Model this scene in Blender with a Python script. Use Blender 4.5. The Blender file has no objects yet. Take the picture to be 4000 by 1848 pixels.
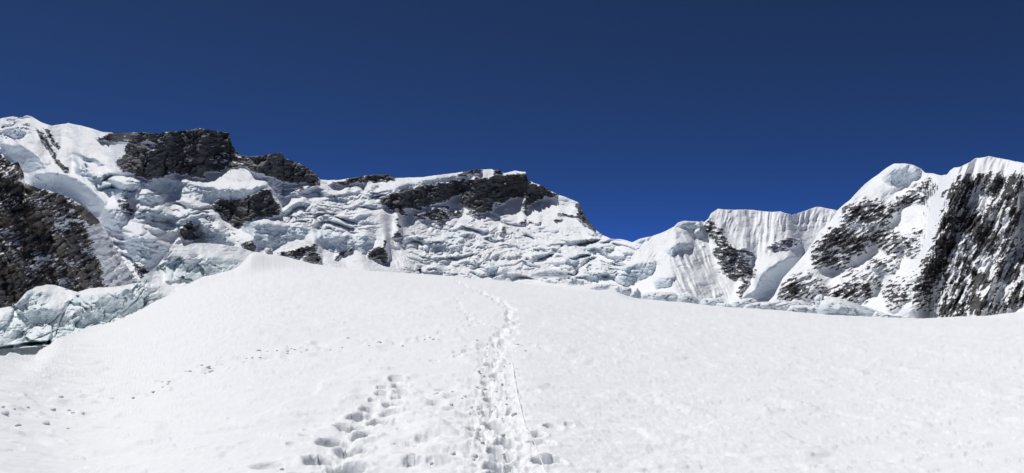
import bpy, bmesh, math, random
import numpy as np
from mathutils import Vector, Matrix

# ------------------------------------------------------------------ camera, sky, sun, exposure
scene = bpy.context.scene
FPX, CX, CY, HOR = 2770.0, 2000.0, 924.0, 1050.0     # focal length and centre in photo pixels (4000 wide), horizon row
PITCH = math.atan((HOR - CY) / FPX)
EYE = np.array([0.0, 0.0, 1.6])
cam_data = bpy.data.cameras.new('camera')
cam_data.sensor_width = 36.0
cam_data.lens = 36.0 * FPX / 4000.0
cam_data.clip_start, cam_data.clip_end = 0.1, 20000.0
cam = bpy.data.objects.new('camera', cam_data)
cam.location = EYE
cam.rotation_euler = (math.pi / 2 + PITCH, 0, 0)
scene.collection.objects.link(cam)
scene.camera = cam

SUN_EL, SUN_AZ = math.radians(64), math.radians(-52)   # azimuth measured from the view direction, left negative
world = bpy.data.worlds.new('World'); scene.world = world; world.use_nodes = True
wn = world.node_tree.nodes; wl = world.node_tree.links
sky = wn.new('ShaderNodeTexSky'); sky.sky_type = 'NISHITA'; sky.sun_disc = False
sky.sun_elevation = SUN_EL; sky.sun_rotation = SUN_AZ
sky.altitude = 15000; sky.air_density = 1.0; sky.dust_density = 0.0; sky.ozone_density = 10.0
wl.new(sky.outputs[0], wn['Background'].inputs[0]); wn['Background'].inputs[1].default_value = 0.09
sun_data = bpy.data.lights.new('sun', 'SUN'); sun_data.energy = 3.46; sun_data.angle = math.radians(0.5)
sun_data.color = (1.0, 0.985, 0.96)
sun = bpy.data.objects.new('sun', sun_data)
sdir = Vector((math.sin(SUN_AZ) * math.cos(SUN_EL), math.cos(SUN_AZ) * math.cos(SUN_EL), math.sin(SUN_EL)))
sun.rotation_euler = sdir.to_track_quat('Z', 'Y').to_euler()
scene.collection.objects.link(sun)
scene.view_settings.view_transform = 'Standard'
scene.view_settings.look = 'None'
scene.view_settings.exposure = 0.0
scene.view_settings.gamma = 1.0
scene.cycles.max_bounces = 12
scene.cycles.diffuse_bounces = 10

# ------------------------------------------------------------------ numeric helpers
_rng = np.random.default_rng(7)
_perm = np.tile(_rng.permutation(256), 3).astype(np.int32)
_ang = _rng.random(256) * 2 * math.pi
_gx, _gy = np.cos(_ang).astype(np.float32), np.sin(_ang).astype(np.float32)

def noise(x, y, seed=0):
    x = (np.asarray(x, float) + seed * 17.31).astype(np.float32); y = (np.asarray(y, float) + seed * 9.77).astype(np.float32)
    xi = np.floor(x).astype(np.int32); yi = np.floor(y).astype(np.int32)
    fx, fy = x - xi, y - yi
    u = fx * fx * fx * (fx * (fx * 6 - 15) + 10); v = fy * fy * fy * (fy * (fy * 6 - 15) + 10)
    a, b = xi & 255, yi & 255
    def g(i, j, dx, dy):
        h = _perm[_perm[(a + i) & 255] + ((b + j) & 255)]
        return _gx[h] * dx + _gy[h] * dy
    n0 = g(0, 0, fx, fy) * (1 - u) + g(1, 0, fx - 1, fy) * u
    n1 = g(0, 1, fx, fy - 1) * (1 - u) + g(1, 1, fx - 1, fy - 1) * u
    return 1.5 * (n0 * (1 - v) + n1 * v)

def fbm(x, y, octaves=4, seed=0, gain=0.5, ridged=False):
    out, amp = 0.0, 1.0
    for o in range(octaves):
        n = noise(x, y, seed + o * 3)
        out = out + amp * ((1 - 2 * np.abs(n)) if ridged else n)
        amp *= gain; x = x * 2.03; y = y * 2.03
    return out

def facets(x, y, seed=0, tilt=1.0):
    """piecewise tilted planes on jittered cells: broken ice; returns height and distance to the nearest edge"""
    xi = np.floor(x).astype(np.int64); yi = np.floor(y).astype(np.int64)
    best = np.full(x.shape, 9.0); second = np.full(x.shape, 9.0); val = np.zeros(x.shape)
    for i in (-1, 0, 1):
        for j in (-1, 0, 1):
            a, b = xi + i, yi + j
            h = _perm[_perm[(a + seed * 7) & 255] + (b & 255)]
            h2 = _perm[h + 97]; h3 = _perm[h + 31]
            px = a + h / 256.0; py = b + h2 / 256.0
            dx, dy = x - px, y - py
            d = np.hypot(dx, dy)
            p = (h3 / 255.0 - 0.5) + tilt * (_gx[h2] * dx + _gy[h2] * dy)
            near = d < best
            second = np.where(near, best, np.minimum(second, d))
            val = np.where(near, p, val); best = np.where(near, d, best)
    return val, second - best

def sstep(a, b, x):
    t = np.clip((x - a) / (b - a), 0, 1)
    return t * t * (3 - 2 * t)

def lerp(a, b, t): return a + (b - a) * t

# maps over the view's bearings and heights, in which the traced features are looked up
def set_window(x0, x1, y0=380.0, y1=1420.0):
    """the part of the view that the next maps cover"""
    global MX0, MY0, MST, MW, MH, GX, GY, WX, WY
    MX0, MY0, MST = float(x0), float(y0), 2.0
    MW, MH = int((x1 - x0) / MST), int((y1 - y0) / MST)
    GX, GY = np.meshgrid(MX0 + MST * np.arange(MW), MY0 + MST * np.arange(MH))
    WX = 7 * fbm(GX / 40, GY / 40, 3, 61); WY = 7 * fbm(GX / 40, GY / 40, 3, 71)   # uneven edges for the traced areas

def blur(a, n, axis=None):
    n = int(n)
    for ax in ((0, 1) if axis is None else (axis,)):
        for _ in range(2):
            pad = [(0, 0), (0, 0)]; pad[ax] = (n + 1, n)
            c = np.cumsum(np.pad(a, pad, mode='edge'), axis=ax)
            L = a.shape[ax]
            hi = np.take(c, np.arange(2 * n + 1, 2 * n + 1 + L), axis=ax)
            lo = np.take(c, np.arange(0, L), axis=ax)
            a = (hi - lo) / (2 * n + 1)
    return a

def fill(target, poly, value=1.0):
    p = np.array(poly, float)
    c0 = max(0, int((p[:, 0].min() - MX0) / MST)); c1 = min(MW, int((p[:, 0].max() - MX0) / MST) + 2)
    r0 = max(0, int((p[:, 1].min() - MY0) / MST)); r1 = min(MH, int((p[:, 1].max() - MY0) / MST) + 2)
    if c1 <= c0 or r1 <= r0: return
    X, Y = GX[r0:r1, c0:c1], GY[r0:r1, c0:c1]
    ins = np.zeros(X.shape, bool)
    q = np.roll(p, 1, axis=0)
    for (xa, ya), (xb, yb) in zip(p, q):
        if ya == yb: continue
        ins ^= ((ya > Y) != (yb > Y)) & (X < (xb - xa) * (Y - ya) / (yb - ya) + xa)
    t = target[r0:r1, c0:c1]
    t[ins] = value

def stroke(pts, width):
    """falls from 1 on the polyline to 0 at width"""
    out = np.zeros((MH, MW))
    for k in range(len(pts) - 1):
        (xa, ya), (xb, yb) = pts[k], pts[k + 1]
        c0 = max(0, int((min(xa, xb) - width - MX0) / MST)); c1 = min(MW, int((max(xa, xb) + width - MX0) / MST) + 2)
        r0 = max(0, int((min(ya, yb) - width - MY0) / MST)); r1 = min(MH, int((max(ya, yb) + width - MY0) / MST) + 2)
        if c1 <= c0 or r1 <= r0: continue
        X, Y = GX[r0:r1, c0:c1], GY[r0:r1, c0:c1]
        L2 = (xb - xa) ** 2 + (yb - ya) ** 2 + 1e-9
        t = np.clip(((X - xa) * (xb - xa) + (Y - ya) * (yb - ya)) / L2, 0, 1)
        d = np.hypot(X - xa - t * (xb - xa), Y - ya - t * (yb - ya))
        o = out[r0:r1, c0:c1]
        np.maximum(o, np.clip(1 - d / width, 0, 1), out=o)
    return out

def look(m, px, py):
    fx = np.clip((px - MX0) / MST, 0, MW - 1.001); fy = np.clip((py - MY0) / MST, 0, MH - 1.001)
    i, j = fx.astype(int), fy.astype(int)
    u, v = fx - i, fy - j
    return (m[j, i] * (1 - u) + m[j, i + 1] * u) * (1 - v) + (m[j + 1, i] * (1 - u) + m[j + 1, i + 1] * u) * v

def crop(x0, y0, s, pts): return [(x0 + s * a, y0 + s * b) for a, b in pts]
def c1(*p): return crop(0, 400, 0.50429, p)
def c2(*p): return crop(800, 500, 0.50429, p)
def c3(*p): return crop(1400, 600, 0.50429, p)
def c4(*p): return crop(2200, 700, 0.50429, p)
def c5(*p): return crop(3000, 560, 0.58824, p)
def c6(*p): return crop(0, 850, 0.50429, p)

def ray(px, py):
    """unit horizontal bearing (x, y) and tangent of the elevation of the sight line through a photo pixel"""
    cx = (np.asarray(px, float) - CX) / FPX; cy = (CY - np.asarray(py, float)) / FPX
    dx = cx; dy = math.cos(PITCH) - cy * math.sin(PITCH); dz = math.sin(PITCH) + cy * math.cos(PITCH)
    h = np.hypot(dx, dy)
    return dx / h, dy / h, dz / h

def link(o, parent=None):
    scene.collection.objects.link(o)
    if parent is not None: o.parent = parent
    return o

def tag(o, label=None, category=None, group=None, kind=None):
    for k, v in (('label', label), ('category', category), ('group', group), ('kind', kind)):
        if v: o[k] = v
    return o

def grid_mesh(name, V, quads, attrs, material, parent=None, normals=None, smooth=True):
    me = bpy.data.meshes.new(name)
    n, f = len(V), len(quads)
    me.vertices.add(n); me.vertices.foreach_set('co', np.ascontiguousarray(V, np.float32).ravel())
    me.loops.add(4 * f); me.loops.foreach_set('vertex_index', np.ascontiguousarray(quads, np.int32).ravel())
    me.polygons.add(f)
    me.polygons.foreach_set('loop_start', np.arange(0, 4 * f, 4, dtype=np.int32))
    me.update(calc_edges=True)
    me.polygons.foreach_set('use_smooth', np.full(f, smooth))
    for k, a in attrs.items():
        at = me.attributes.new(k, 'FLOAT', 'POINT'); at.data.foreach_set('value', np.ascontiguousarray(a, np.float32))
    me.materials.append(material)
    if normals is not None:
        me.normals_split_custom_set_from_vertices(np.ascontiguousarray(normals, np.float32))
    me.update()
    return link(bpy.data.objects.new(name, me), parent)

def vertex_normals(V, quads):
    a, b, c, d = (V[quads[:, k]] for k in range(4))
    fn = np.cross(c - a, d - b)
    out = np.zeros_like(V)
    for k in range(4):
        for ax in range(3):
            out[:, ax] += np.bincount(quads[:, k], fn[:, ax], len(V))
    return out / (np.linalg.norm(out, axis=1, keepdims=True) + 1e-12)

# ------------------------------------------------------------------ materials
def node(t, kind, **kw):
    n = t.nodes.new(kind)
    for k, v in kw.items(): setattr(n, k, v)
    return n

def terrain_material(name, scale, rock_a=(0.050, 0.053, 0.062), rock_b=(0.112, 0.112, 0.116), snow=(0.88, 0.895, 0.915),
                     ice=(0.70, 0.79, 0.85), bump=0.4):
    m = bpy.data.materials.new(name); m.use_nodes = True
    t = m.node_tree; bs = t.nodes['Principled BSDF']; L = t.links.new
    tc = node(t, 'ShaderNodeTexCoord')
    def nz(sc, det=6, rough=0.6, dist=0.0):
        n = node(t, 'ShaderNodeTexNoise'); n.inputs['Scale'].default_value = sc; n.inputs['Detail'].default_value = det
        n.inputs['Roughness'].default_value = rough; n.inputs['Distortion'].default_value = dist
        L(tc.outputs['Object'], n.inputs['Vector']); return n.outputs[0]
    def math_(op, a, b, clamp=False):
        n = node(t, 'ShaderNodeMath', operation=op); n.use_clamp = clamp
        for i, v in enumerate((a, b)):
            if isinstance(v, (int, float)): n.inputs[i].default_value = v
            else: L(v, n.inputs[i])
        return n.outputs[0]
    def mixc(f, a, b):
        n = node(t, 'ShaderNodeMix', data_type='RGBA')
        if isinstance(f, (int, float)): n.inputs[0].default_value = f
        else: L(f, n.inputs[0])
        for s, v in ((6, a), (7, b)):
            if isinstance(v, tuple): n.inputs[s].default_value = (*v, 1)
            else: L(v, n.inputs[s])
        return n.outputs[2]
    ra = node(t, 'ShaderNodeAttribute', attribute_name='rock').outputs['Fac']
    ia = node(t, 'ShaderNodeAttribute', attribute_name='ice').outputs['Fac']
    fine = nz(scale * 1.6, 8, 0.7)
    rk = math_('ADD', ra, math_('MULTIPLY', math_('SUBTRACT', fine, 0.5), 0.9))
    rk = math_('MULTIPLY', math_('SUBTRACT', rk, 0.42), 6.0, True)
    tone = nz(scale * 0.18, 8, 0.65, 0.4)
    tone = math_('MULTIPLY', math_('SUBTRACT', tone, 0.36), 3.4, True)
    rock = mixc(tone, rock_a, rock_b)
    mp = node(t, 'ShaderNodeMapping'); mp.inputs['Scale'].default_value = (0.35, 0.35, 2.6); mp.inputs['Rotation'].default_value = (0.12, 0.10, 0)
    st = node(t, 'ShaderNodeTexNoise'); st.inputs['Scale'].default_value = scale * 0.8; st.inputs['Detail'].default_value = 7; st.inputs['Roughness'].default_value = 0.7
    L(tc.outputs['Object'], mp.inputs[0]); L(mp.outputs[0], st.inputs['Vector'])
    rock = mixc(math_('MULTIPLY', math_('SUBTRACT', st.outputs[0], 0.48), 3.6, True), rock, (0.20, 0.20, 0.20))
    rock = mixc(math_('MULTIPLY', math_('SUBTRACT', nz(scale * 0.9, 8, 0.75), 0.56), 1.6, True), rock, (0.16, 0.155, 0.150))
    iv = math_('MULTIPLY', ia, math_('ADD', 0.45, nz(scale * 0.25, 6, 0.65, 0.6)), True)
    base = mixc(iv, snow, ice)
    L(mixc(rk, base, rock), bs.inputs['Base Color'])
    bs.inputs['Roughness'].default_value = 0.62
    rr = node(t, 'ShaderNodeMapRange'); L(math_('MAXIMUM', ia, 0.0), rr.inputs[0])
    rr.inputs[3].default_value = 0.66; rr.inputs[4].default_value = 0.38; L(rr.outputs[0], bs.inputs['Roughness'])
    bs.inputs['Specular IOR Level'].default_value = 0.3
    bp = node(t, 'ShaderNodeBump'); bp.inputs['Strength'].default_value = bump; bp.inputs['Distance'].default_value = 1.0 / scale
    L(math_('ADD', nz(scale * 0.8, 9, 0.68), math_('MULTIPLY', fine, math_('MULTIPLY', ra, 1.5))), bp.inputs['Height'])
    L(bp.outputs[0], bs.inputs['Normal'])
    return m

M_WALL = terrain_material('snow_ice_rock_far', 0.30)
M_RIGHT = terrain_material('snow_ice_rock_right', 0.55, rock_a=(0.033, 0.034, 0.038), rock_b=(0.080, 0.076, 0.072))
M_NEAR = terrain_material('snow_ice_rock_left', 0.40, rock_a=(0.038, 0.038, 0.043), rock_b=(0.135, 0.112, 0.090))
M_ICE = terrain_material('glacier_ice', 0.8, ice=(0.79, 0.88, 0.90), bump=0.22)
M_BLOCK = terrain_material('block_ice', 1.1, ice=(0.74, 0.81, 0.85), bump=0.4)

# ------------------------------------------------------------------ relief builder for the mountain faces
def relief(top, bottom, x0, x1, step, rows, r0, gmap, extra, rock, ice, xs_smooth=0, keep=0.5, crest_back=60.0, top_noise=0.0, seed=0):
    """A mountain face: for each bearing the slope is climbed from its foot; gmap says how fast it recedes (0 a cliff, 3 a terrace).
    Returns vertices (rows+back, cols, 3), pixel coordinates of the face grid and attributes."""
    xs = np.arange(x0, x1 + step, step)
    t = np.array(top, float); b = np.array(bottom, float)
    yt = np.interp(xs, t[:, 0], t[:, 1]); yb = np.interp(xs, b[:, 0], b[:, 1])
    if top_noise: yt = yt + top_noise * fbm(xs / 28.0, xs * 0 + 3.3, 4, seed + 40)
    v = np.linspace(0, 1, rows)[:, None]
    PY = yb[None, :] + (yt - yb)[None, :] * v
    PX = np.repeat(xs[None, :], rows, 0)
    bx, by, T = ray(PX, PY)
    # climb on an even grid, from the lowest row up
    d = (gmap * (MST / FPX))[::-1]
    low = blur(d, xs_smooth / MST, axis=1)
    fade = math.exp(-MST / keep)
    # local steps fade out upwards, so that a ledge does not leave a groove up the whole face
    acc = np.zeros(MW); hp = d - low; lm = np.cumsum(low, axis=0)
    for k in range(MH):
        for _ in range(2):
            acc[1:-1] = 0.25 * acc[:-2] + 0.5 * acc[1:-1] + 0.25 * acc[2:]
        acc = acc * fade + hp[k]; lm[k] += acc
    ln = look(lm[::-1], PX, PY)
    ln = ln + blur(np.log(np.interp(xs, *np.array(r0, float).T))[None, :], 70 / step, axis=1)
    ln = ln + look(extra, PX, PY)
    R = np.exp(ln)
    V = np.stack([EYE[0] + bx * R, EYE[1] + by * R, EYE[2] + T * R], -1)
    # the far side falls away behind the crest
    nb = 7
    back = []
    for k in range(1, nb + 1):
        d = crest_back * (k / nb) ** 1.6 * 6
        top_v = V[-1].copy()
        top_v[:, 0] += bx[-1] * d; top_v[:, 1] += by[-1] * d
        top_v[:, 2] -= d * 0.55 * min(1.0, 0.3 + k / nb)
        back.append(top_v)
    V = np.concatenate([V, np.array(back)], 0)
    ro = look(rock, PX, PY); ic = look(ice, PX, PY)
    ro = np.concatenate([ro, np.repeat(ro[-1:], nb, 0) * 0.3], 0); ic = np.concatenate([ic, np.zeros((nb, len(xs)))], 0)
    return V, PX, PY, ro, ic

def build_parts(V, PX, PY, ro, ic, material, root_name, parts, main_name):
    """Splits a relief into its parts: parts = [(name, label, mask map)], the rest is main_name. Shared normals keep the seams closed."""
    nr, nc = V.shape[:2]
    idx = np.arange(nr * nc).reshape(nr, nc)
    quads = np.stack([idx[:-1, :-1], idx[:-1, 1:], idx[1:, 1:], idx[1:, :-1]], -1).reshape(-1, 4)
    flat = V.reshape(-1, 3)
    N = vertex_normals(flat, quads)
    own = np.zeros((nr - 1, nc - 1), int)
    fr = PX.shape[0]
    cxp = 0.25 * (PX[:-1, :-1] + PX[1:, :-1] + PX[:-1, 1:] + PX[1:, 1:]); cyp = 0.25 * (PY[:-1, :-1] + PY[1:, :-1] + PY[:-1, 1:] + PY[1:, 1:])
    for k, (nm, lb, mk) in enumerate(parts):
        own[:fr - 1][look(mk, cxp, cyp) > 0.5] = k + 1
    own = own.ravel()
    root = link(bpy.data.objects.new(root_name, None))
    root.location = (float(flat[:, 0].mean()), float(flat[:, 1].min()), float(flat[:, 2].min()))
    off = np.array(root.location)
    A, I = ro.ravel(), ic.ravel()
    for k in range(len(parts) + 1):
        q = quads[own == k]
        if not len(q): continue
        used, inv = np.unique(q, return_inverse=True)
        nm = main_name if k == 0 else parts[k - 1][0]
        o = grid_mesh(nm, flat[used] - off, inv.reshape(-1, 4), {'rock': A[used], 'ice': I[used]}, material, root, N[used])
        if k and parts[k - 1][1]: o['label'] = parts[k - 1][1]
    return root

Z = lambda: np.zeros((MH, MW))
def rough(m, amount=1.0): return look(m, GX + amount * WX, GY + amount * WY)

# ================================================================== main wall (far mountain and icefall)
set_window(-330, 3460, 440, 1310)
SKY_A = [(-330, 500), (-200, 480), (-100, 470), (0, 463), (50, 454), (76, 460), (106, 451), (121, 454), (166, 480), (202, 492), (222, 487), (252, 485), (267, 480),
    (282, 485), (323, 492), (363, 503), (403, 516), (444, 518), (514, 518), (555, 517), (625, 522), (640, 517), (706, 512), (756, 506), (772, 499),
    (797, 505), (847, 511), (893, 519), (898, 524), (899, 546), (908, 569), (933, 604), (940, 607), (982, 611), (1022, 608), (1072, 599), (1103, 596), (1110, 618),
    (1143, 629), (1193, 649), (1224, 671), (1239, 684), (1249, 702), (1279, 704), (1319, 704), (1365, 696), (1456, 683), (1521, 682), (1541, 696),
    (1652, 692), (1733, 681), (1773, 677), (1854, 663), (1919, 661), (1930, 666), (1942, 661), (1960, 667), (1967, 677), (2013, 667), (2054, 672), (2060, 700),
    (2086, 715), (2121, 726), (2131, 736), (2177, 759), (2207, 769), (2257, 789), (2264, 795), (2268, 812), (2288, 847), (2313, 882), (2323, 895),
    (2358, 920), (2387, 933), (2422, 934), (2452, 940), (2470, 946), (2503, 932), (2543, 923), (2573, 914), (2608, 899), (2634, 884), (2649, 869),
    (2669, 863), (2735, 866), (2742, 863), (2750, 868), (2768, 854), (2777, 834), (2805, 816), (2851, 820), (2906, 819), (2946, 821), (3002, 827),
    (3052, 827), (3093, 840), (3138, 826), (3188, 808), (3206, 809), (3271, 822), (3330, 850), (3450, 900)]
BOT_A = [(-330, 1210), (700, 1180), (900, 1110), (1400, 1120), (2000, 1150), (2400, 1220), (2800, 1290), (3450, 1300)]

R_SUMMIT = [c1((700, 270), (800, 262), (880, 225), (1250, 225), (1530, 180), (1800, 225), (1800, 290), (1870, 405), (2000, 545), (1960, 550), (1900, 490),
    (1890, 478), (1800, 512), (1750, 505), (1720, 530), (1570, 535), (1600, 598), (1500, 575), (1360, 545), (1250, 585), (1150, 597), (1040, 570),
    (950, 530), (905, 490), (900, 465), (970, 400), (972, 320), (1020, 305), (920, 300), (860, 305), (790, 285))]
R_SECOND = [c2((262, 205), (600, 175), (640, 230), (790, 285), (885, 360), (895, 412), (850, 430), (700, 420), (600, 410), (540, 385), (460, 370), (400, 350), (330, 290))]
R_BANDS = [c2((710, 462), (790, 452), (885, 436), (880, 448), (790, 468), (720, 470)),
    c2((940, 440), (1000, 425), (1100, 390), (1300, 350), (1430, 350), (1480, 390), (1380, 408), (1200, 422), (1000, 442))]
R_TRI = [c2((80, 565), (280, 555), (400, 500), (500, 460), (520, 500), (545, 570), (590, 610), (575, 680), (460, 690), (350, 710), (290, 745), (260, 780),
    (200, 725), (130, 670), (65, 620))]
R_HOLE = [c1((1400, 975), (1450, 925), (1490, 930), (1510, 1010), (1545, 1050), (1500, 1070), (1440, 1075), (1390, 1020))]
R_KNOB = [c2((260, 890), (380, 875), (395, 930), (380, 960), (300, 930))]
R_SCREE = [c1((900, 740), (980, 730), (1020, 800), (1020, 890), (950, 860), (920, 800)), c6((1030, 340), (1090, 355), (1170, 420), (1130, 480), (1090, 470), (1040, 400))]
R_COULOIR = [c1((265, 175), (330, 240), (370, 300), (420, 390), (470, 450), (545, 548), (480, 530), (430, 440), (380, 370), (330, 285)),
    c1((330, 200), (375, 205), (430, 300), (485, 365), (440, 340), (370, 270))]
R_CLIFF = [c3((165, 360), (220, 320), (360, 275), (600, 235), (820, 205), (1000, 185), (1130, 165), (1300, 148), (1325, 160), (1325, 235), (1430, 245), (1470, 275),
    (1560, 318), (1500, 335), (1440, 330), (1400, 360), (1300, 420), (1250, 405), (1300, 340), (1180, 340), (1150, 375), (1090, 400), (1010, 455),
    (930, 455), (850, 415), (780, 380), (820, 300), (740, 330), (640, 385), (500, 415), (440, 440), (340, 410), (400, 480), (340, 470), (260, 430), (170, 395))]
R_CAPROCK = [c3((730, 160), (900, 118), (950, 118), (948, 160), (850, 168)), c3((1040, 135), (1065, 115), (1115, 120), (1115, 158), (1040, 160))]
R_SLABS = [c3((395, 500), (500, 440), (700, 400), (690, 470), (820, 425), (800, 465), (720, 495), (690, 525), (620, 545), (560, 515)),
    c3((820, 460), (880, 440), (960, 470), (920, 500), (860, 490)), c3((1250, 440), (1300, 420), (1330, 430), (1290, 465))]
R_EDGE = [c3((1695, 380), (1725, 375), (1730, 420), (1775, 490), (1830, 560), (1845, 590), (1790, 578), (1740, 520), (1690, 500), (1690, 440), (1678, 410))]
R_SPECKS = [c3((1245, 518), (1310, 512), (1305, 538), (1250, 535)), c3((1325, 525), (1425, 525), (1400, 542), (1330, 538)), c3((1500, 500), (1590, 505), (1585, 520), (1505, 514)),
    c3((1545, 462), (1700, 470), (1690, 482), (1550, 478)), c3((1118, 562), (1147, 565), (1145, 600), (1120, 598)), c3((1100, 590), (1122, 600), (1118, 642), (1098, 636))]
R_SPUR = [c2((1465, 695), (1490, 700), (1520, 760), (1505, 785), (1535, 840), (1510, 855), (1440, 850), (1490, 790), (1492, 740)),
    c2((1380, 870), (1410, 860), (1400, 940), (1420, 1030), (1400, 1055), (1330, 1020), (1250, 1000), (1270, 960), (1340, 920), (1385, 920))]
R_PYR1 = [c2((540, 980), (640, 955), (760, 920), (870, 890), (840, 960), (680, 1010), (600, 995)), c2((740, 1020), (850, 960), (915, 1000), (890, 1045), (800, 1030)), c2((460, 940), (540, 930), (520, 955), (470, 955))]
R_PYR2 = [c2((1000, 1010), (1040, 975), (1140, 935), (1165, 945), (1090, 980), (1010, 1030))]
R_RIB = [c4((1100, 345), (1145, 285), (1160, 320), (1240, 380), (1230, 420), (1280, 480), (1370, 570), (1440, 640), (1470, 760), (1410, 830), (1380, 920), (1340, 890), (1390, 790),
    (1300, 770), (1220, 720), (1210, 680), (1190, 600), (1150, 550), (1180, 500), (1100, 400))]
R_PATCH = [c4((1560, 530), (1640, 490), (1740, 440), (1860, 480), (1780, 540), (1640, 560)), c4((1330, 540), (1400, 520), (1500, 600), (1440, 620)), c4((1410, 720), (1500, 690), (1490, 760), (1430, 770))]

I_SLAB = [c2((290, 740), (380, 725), (560, 745), (720, 765), (870, 790), (760, 850), (600, 890), (480, 935), (430, 930), (370, 850), (280, 790)),
    c2((890, 790), (1000, 825), (1150, 835), (1240, 830), (1300, 870), (1300, 920), (1240, 985), (1160, 930), (1000, 975), (940, 930), (880, 860))]
I_SHELF = [c2((-600, 430), (-250, 380), (0, 450), (250, 475), (400, 455), (490, 445), (480, 470), (400, 500), (280, 555), (80, 565), (0, 572), (-130, 555), (-260, 500))]
I_ROLL = [c1((240, 580), (320, 540), (450, 540), (620, 600), (740, 690), (830, 790), (790, 840), (720, 850), (600, 760), (480, 700), (320, 650), (240, 640))]
I_UPPER = [c1((-400, 360), (0, 330), (150, 320), (250, 380), (390, 490), (330, 520), (230, 540), (180, 540), (100, 450), (0, 400), (-400, 420)),
    c1((600, 460), (700, 540), (860, 650), (880, 720), (780, 690), (640, 600), (590, 540)), c1((800, 550), (900, 600), (1100, 660), (1050, 760), (930, 730), (860, 640)),
    c1((20, 240), (90, 195), (170, 200), (190, 250), (120, 270)), c1((560, 380), (700, 430), (840, 480), (780, 490), (640, 440))]
I_LOWER = [c1((1350, 960), (1420, 880), (1520, 880), (1640, 990), (1560, 1060), (1500, 920), (1400, 930), (1380, 1000)), c1((1560, 1010), (1680, 985), (1830, 1110), (1700, 1110), (1540, 1050)),
    c1((800, 820), (960, 820), (1000, 930), (920, 980), (810, 970), (790, 900)), c6((970, 150), (1100, 130), (1300, 230), (1280, 290), (1180, 390), (1050, 330), (980, 250)),
    c1((1040, 860), (1120, 820), (1260, 840), (1400, 890), (1340, 930), (1200, 890), (1060, 900)), c1((1050, 760), (1150, 700), (1290, 740), (1250, 770), (1120, 790))]
I_CORNICE = [c3((250, 265), (400, 230), (640, 185), (850, 165), (870, 195), (600, 235), (360, 275), (220, 318), (170, 350))]
I_TONGUE = [c4((1490, 750), (1560, 700), (1740, 595), (1840, 605), (1830, 640), (1760, 730), (1690, 800), (1660, 850), (1490, 940), (1390, 920), (1480, 860))]
I_FOOT = [c4((430, 740), (520, 670), (590, 650), (720, 650), (680, 740), (540, 810), (450, 830)), c4((700, 800), (760, 760), (870, 770), (820, 830), (720, 850)), c4((200, 740), (340, 720), (330, 760), (260, 790))]
I_CAPS = [c4((860, 372), (890, 340), (930, 326), (1070, 332), (1060, 370), (960, 390), (900, 380)), c4((560, 488), (620, 462), (690, 445), (640, 490)), c4((800, 560), (870, 490), (980, 500), (1000, 530), (900, 540), (830, 600)),
    c4((1020, 420), (1080, 350), (1100, 410), (1050, 450)), c4((290, 560), (380, 520), (400, 560), (330, 590)), c4((90, 600), (200, 550), (300, 540), (130, 610), (80, 650), (0, 660), (10, 620))]

def density(polys, value, blur_px=4):
    m = Z()
    for p in polys: fill(m, p, value)
    return m

dens = Z()
def lay(polys, value):
    for p in polys: fill(dens, p, value)
lay(R_SUMMIT, 0.86); lay(R_SECOND, 0.84); lay(R_BANDS, 0.95); lay(R_TRI, 0.97); lay(R_HOLE, 1.0); lay(R_KNOB, 0.85); lay(R_SCREE, 0.6); lay(R_COULOIR, 0.9)
lay(R_CLIFF, 0.93); lay(R_CAPROCK, 0.85); lay(R_SLABS, 0.62); lay(R_EDGE, 1.0); lay(R_SPECKS, 0.8); lay(R_SPUR, 0.85); lay(R_PYR1, 0.8); lay(R_PYR2, 0.85); lay(R_RIB, 0.62); lay(R_PATCH, 0.52)
lay([c1((1100, 300), (1180, 295), (1300, 310), (1240, 345), (1110, 350)), c1((1130, 360), (1190, 360), (1180, 385), (1130, 390))], 0.35)      # snow ledges on the summit rock
lay([c1((1600, 450), (1780, 360), (1880, 440), (1760, 490))], 0.6)
lay([c3((1100, 245), (1133, 215), (1138, 248)), c3((1040, 400), (1080, 370), (1085, 400), (1030, 425))], 0.1)
edges = rough(blur(dens, 2), 0.9)
# streaks of snow caught on ledges of the rock
stk = fbm((GX + 1.2 * GY) / 34, (GY - 0.18 * GX) / 9, 4, 11, 0.6)
stk2 = fbm(GX / 16, (GY - 0.1 * GX) / 6, 3, 23, 0.6)
rockA = sstep(0.40, 0.58, edges + (0.50 * stk + 0.42 * stk2) * sstep(0.04, 0.3, edges) * (1.40 - 0.80 * edges))

iceA = Z()
for P in (I_SLAB, I_SHELF, I_ROLL, I_UPPER, I_LOWER, I_CORNICE, I_TONGUE, I_FOOT, I_CAPS):
    for p in P: fill(iceA, p, 1.0)
icliff = rough(blur(iceA, 1), 0.9)

# icefall zones: broken terraces
fallz = Z()
for p in (c2((480, 400), (700, 460), (1000, 440), (1400, 430), (1450, 470), (1350, 600), (1270, 680), (1300, 880), (1000, 820), (870, 790), (590, 720), (600, 600), (540, 520)),
          c3((350, 560), (560, 560), (1000, 480), (1250, 560), (1500, 600), (1983, 640), (2150, 720), (2100, 1000), (1600, 1000), (1000, 950), (330, 930), (420, 800)),
          c1((1040, 700), (1250, 700), (1560, 790), (1680, 860), (1900, 1080), (1500, 1050), (1360, 960), (1420, 1110), (1060, 940), (1040, 850)),
          c1((560, 430), (900, 560), (1200, 640), (1150, 720), (900, 720), (640, 560)), c1((0, 130), (150, 130), (260, 300), (0, 330), (-500, 330), (-500, 150)),
          c6((800, 100), (1000, 100), (1300, 240), (1150, 400), (1000, 520), (800, 520)), c4((0, 560), (400, 520), (560, 640), (420, 830), (0, 800))):
    fill(fallz, p, 1.0)
fallz = np.clip(blur(fallz, 10) + 0.10, 0, 1)
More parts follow.
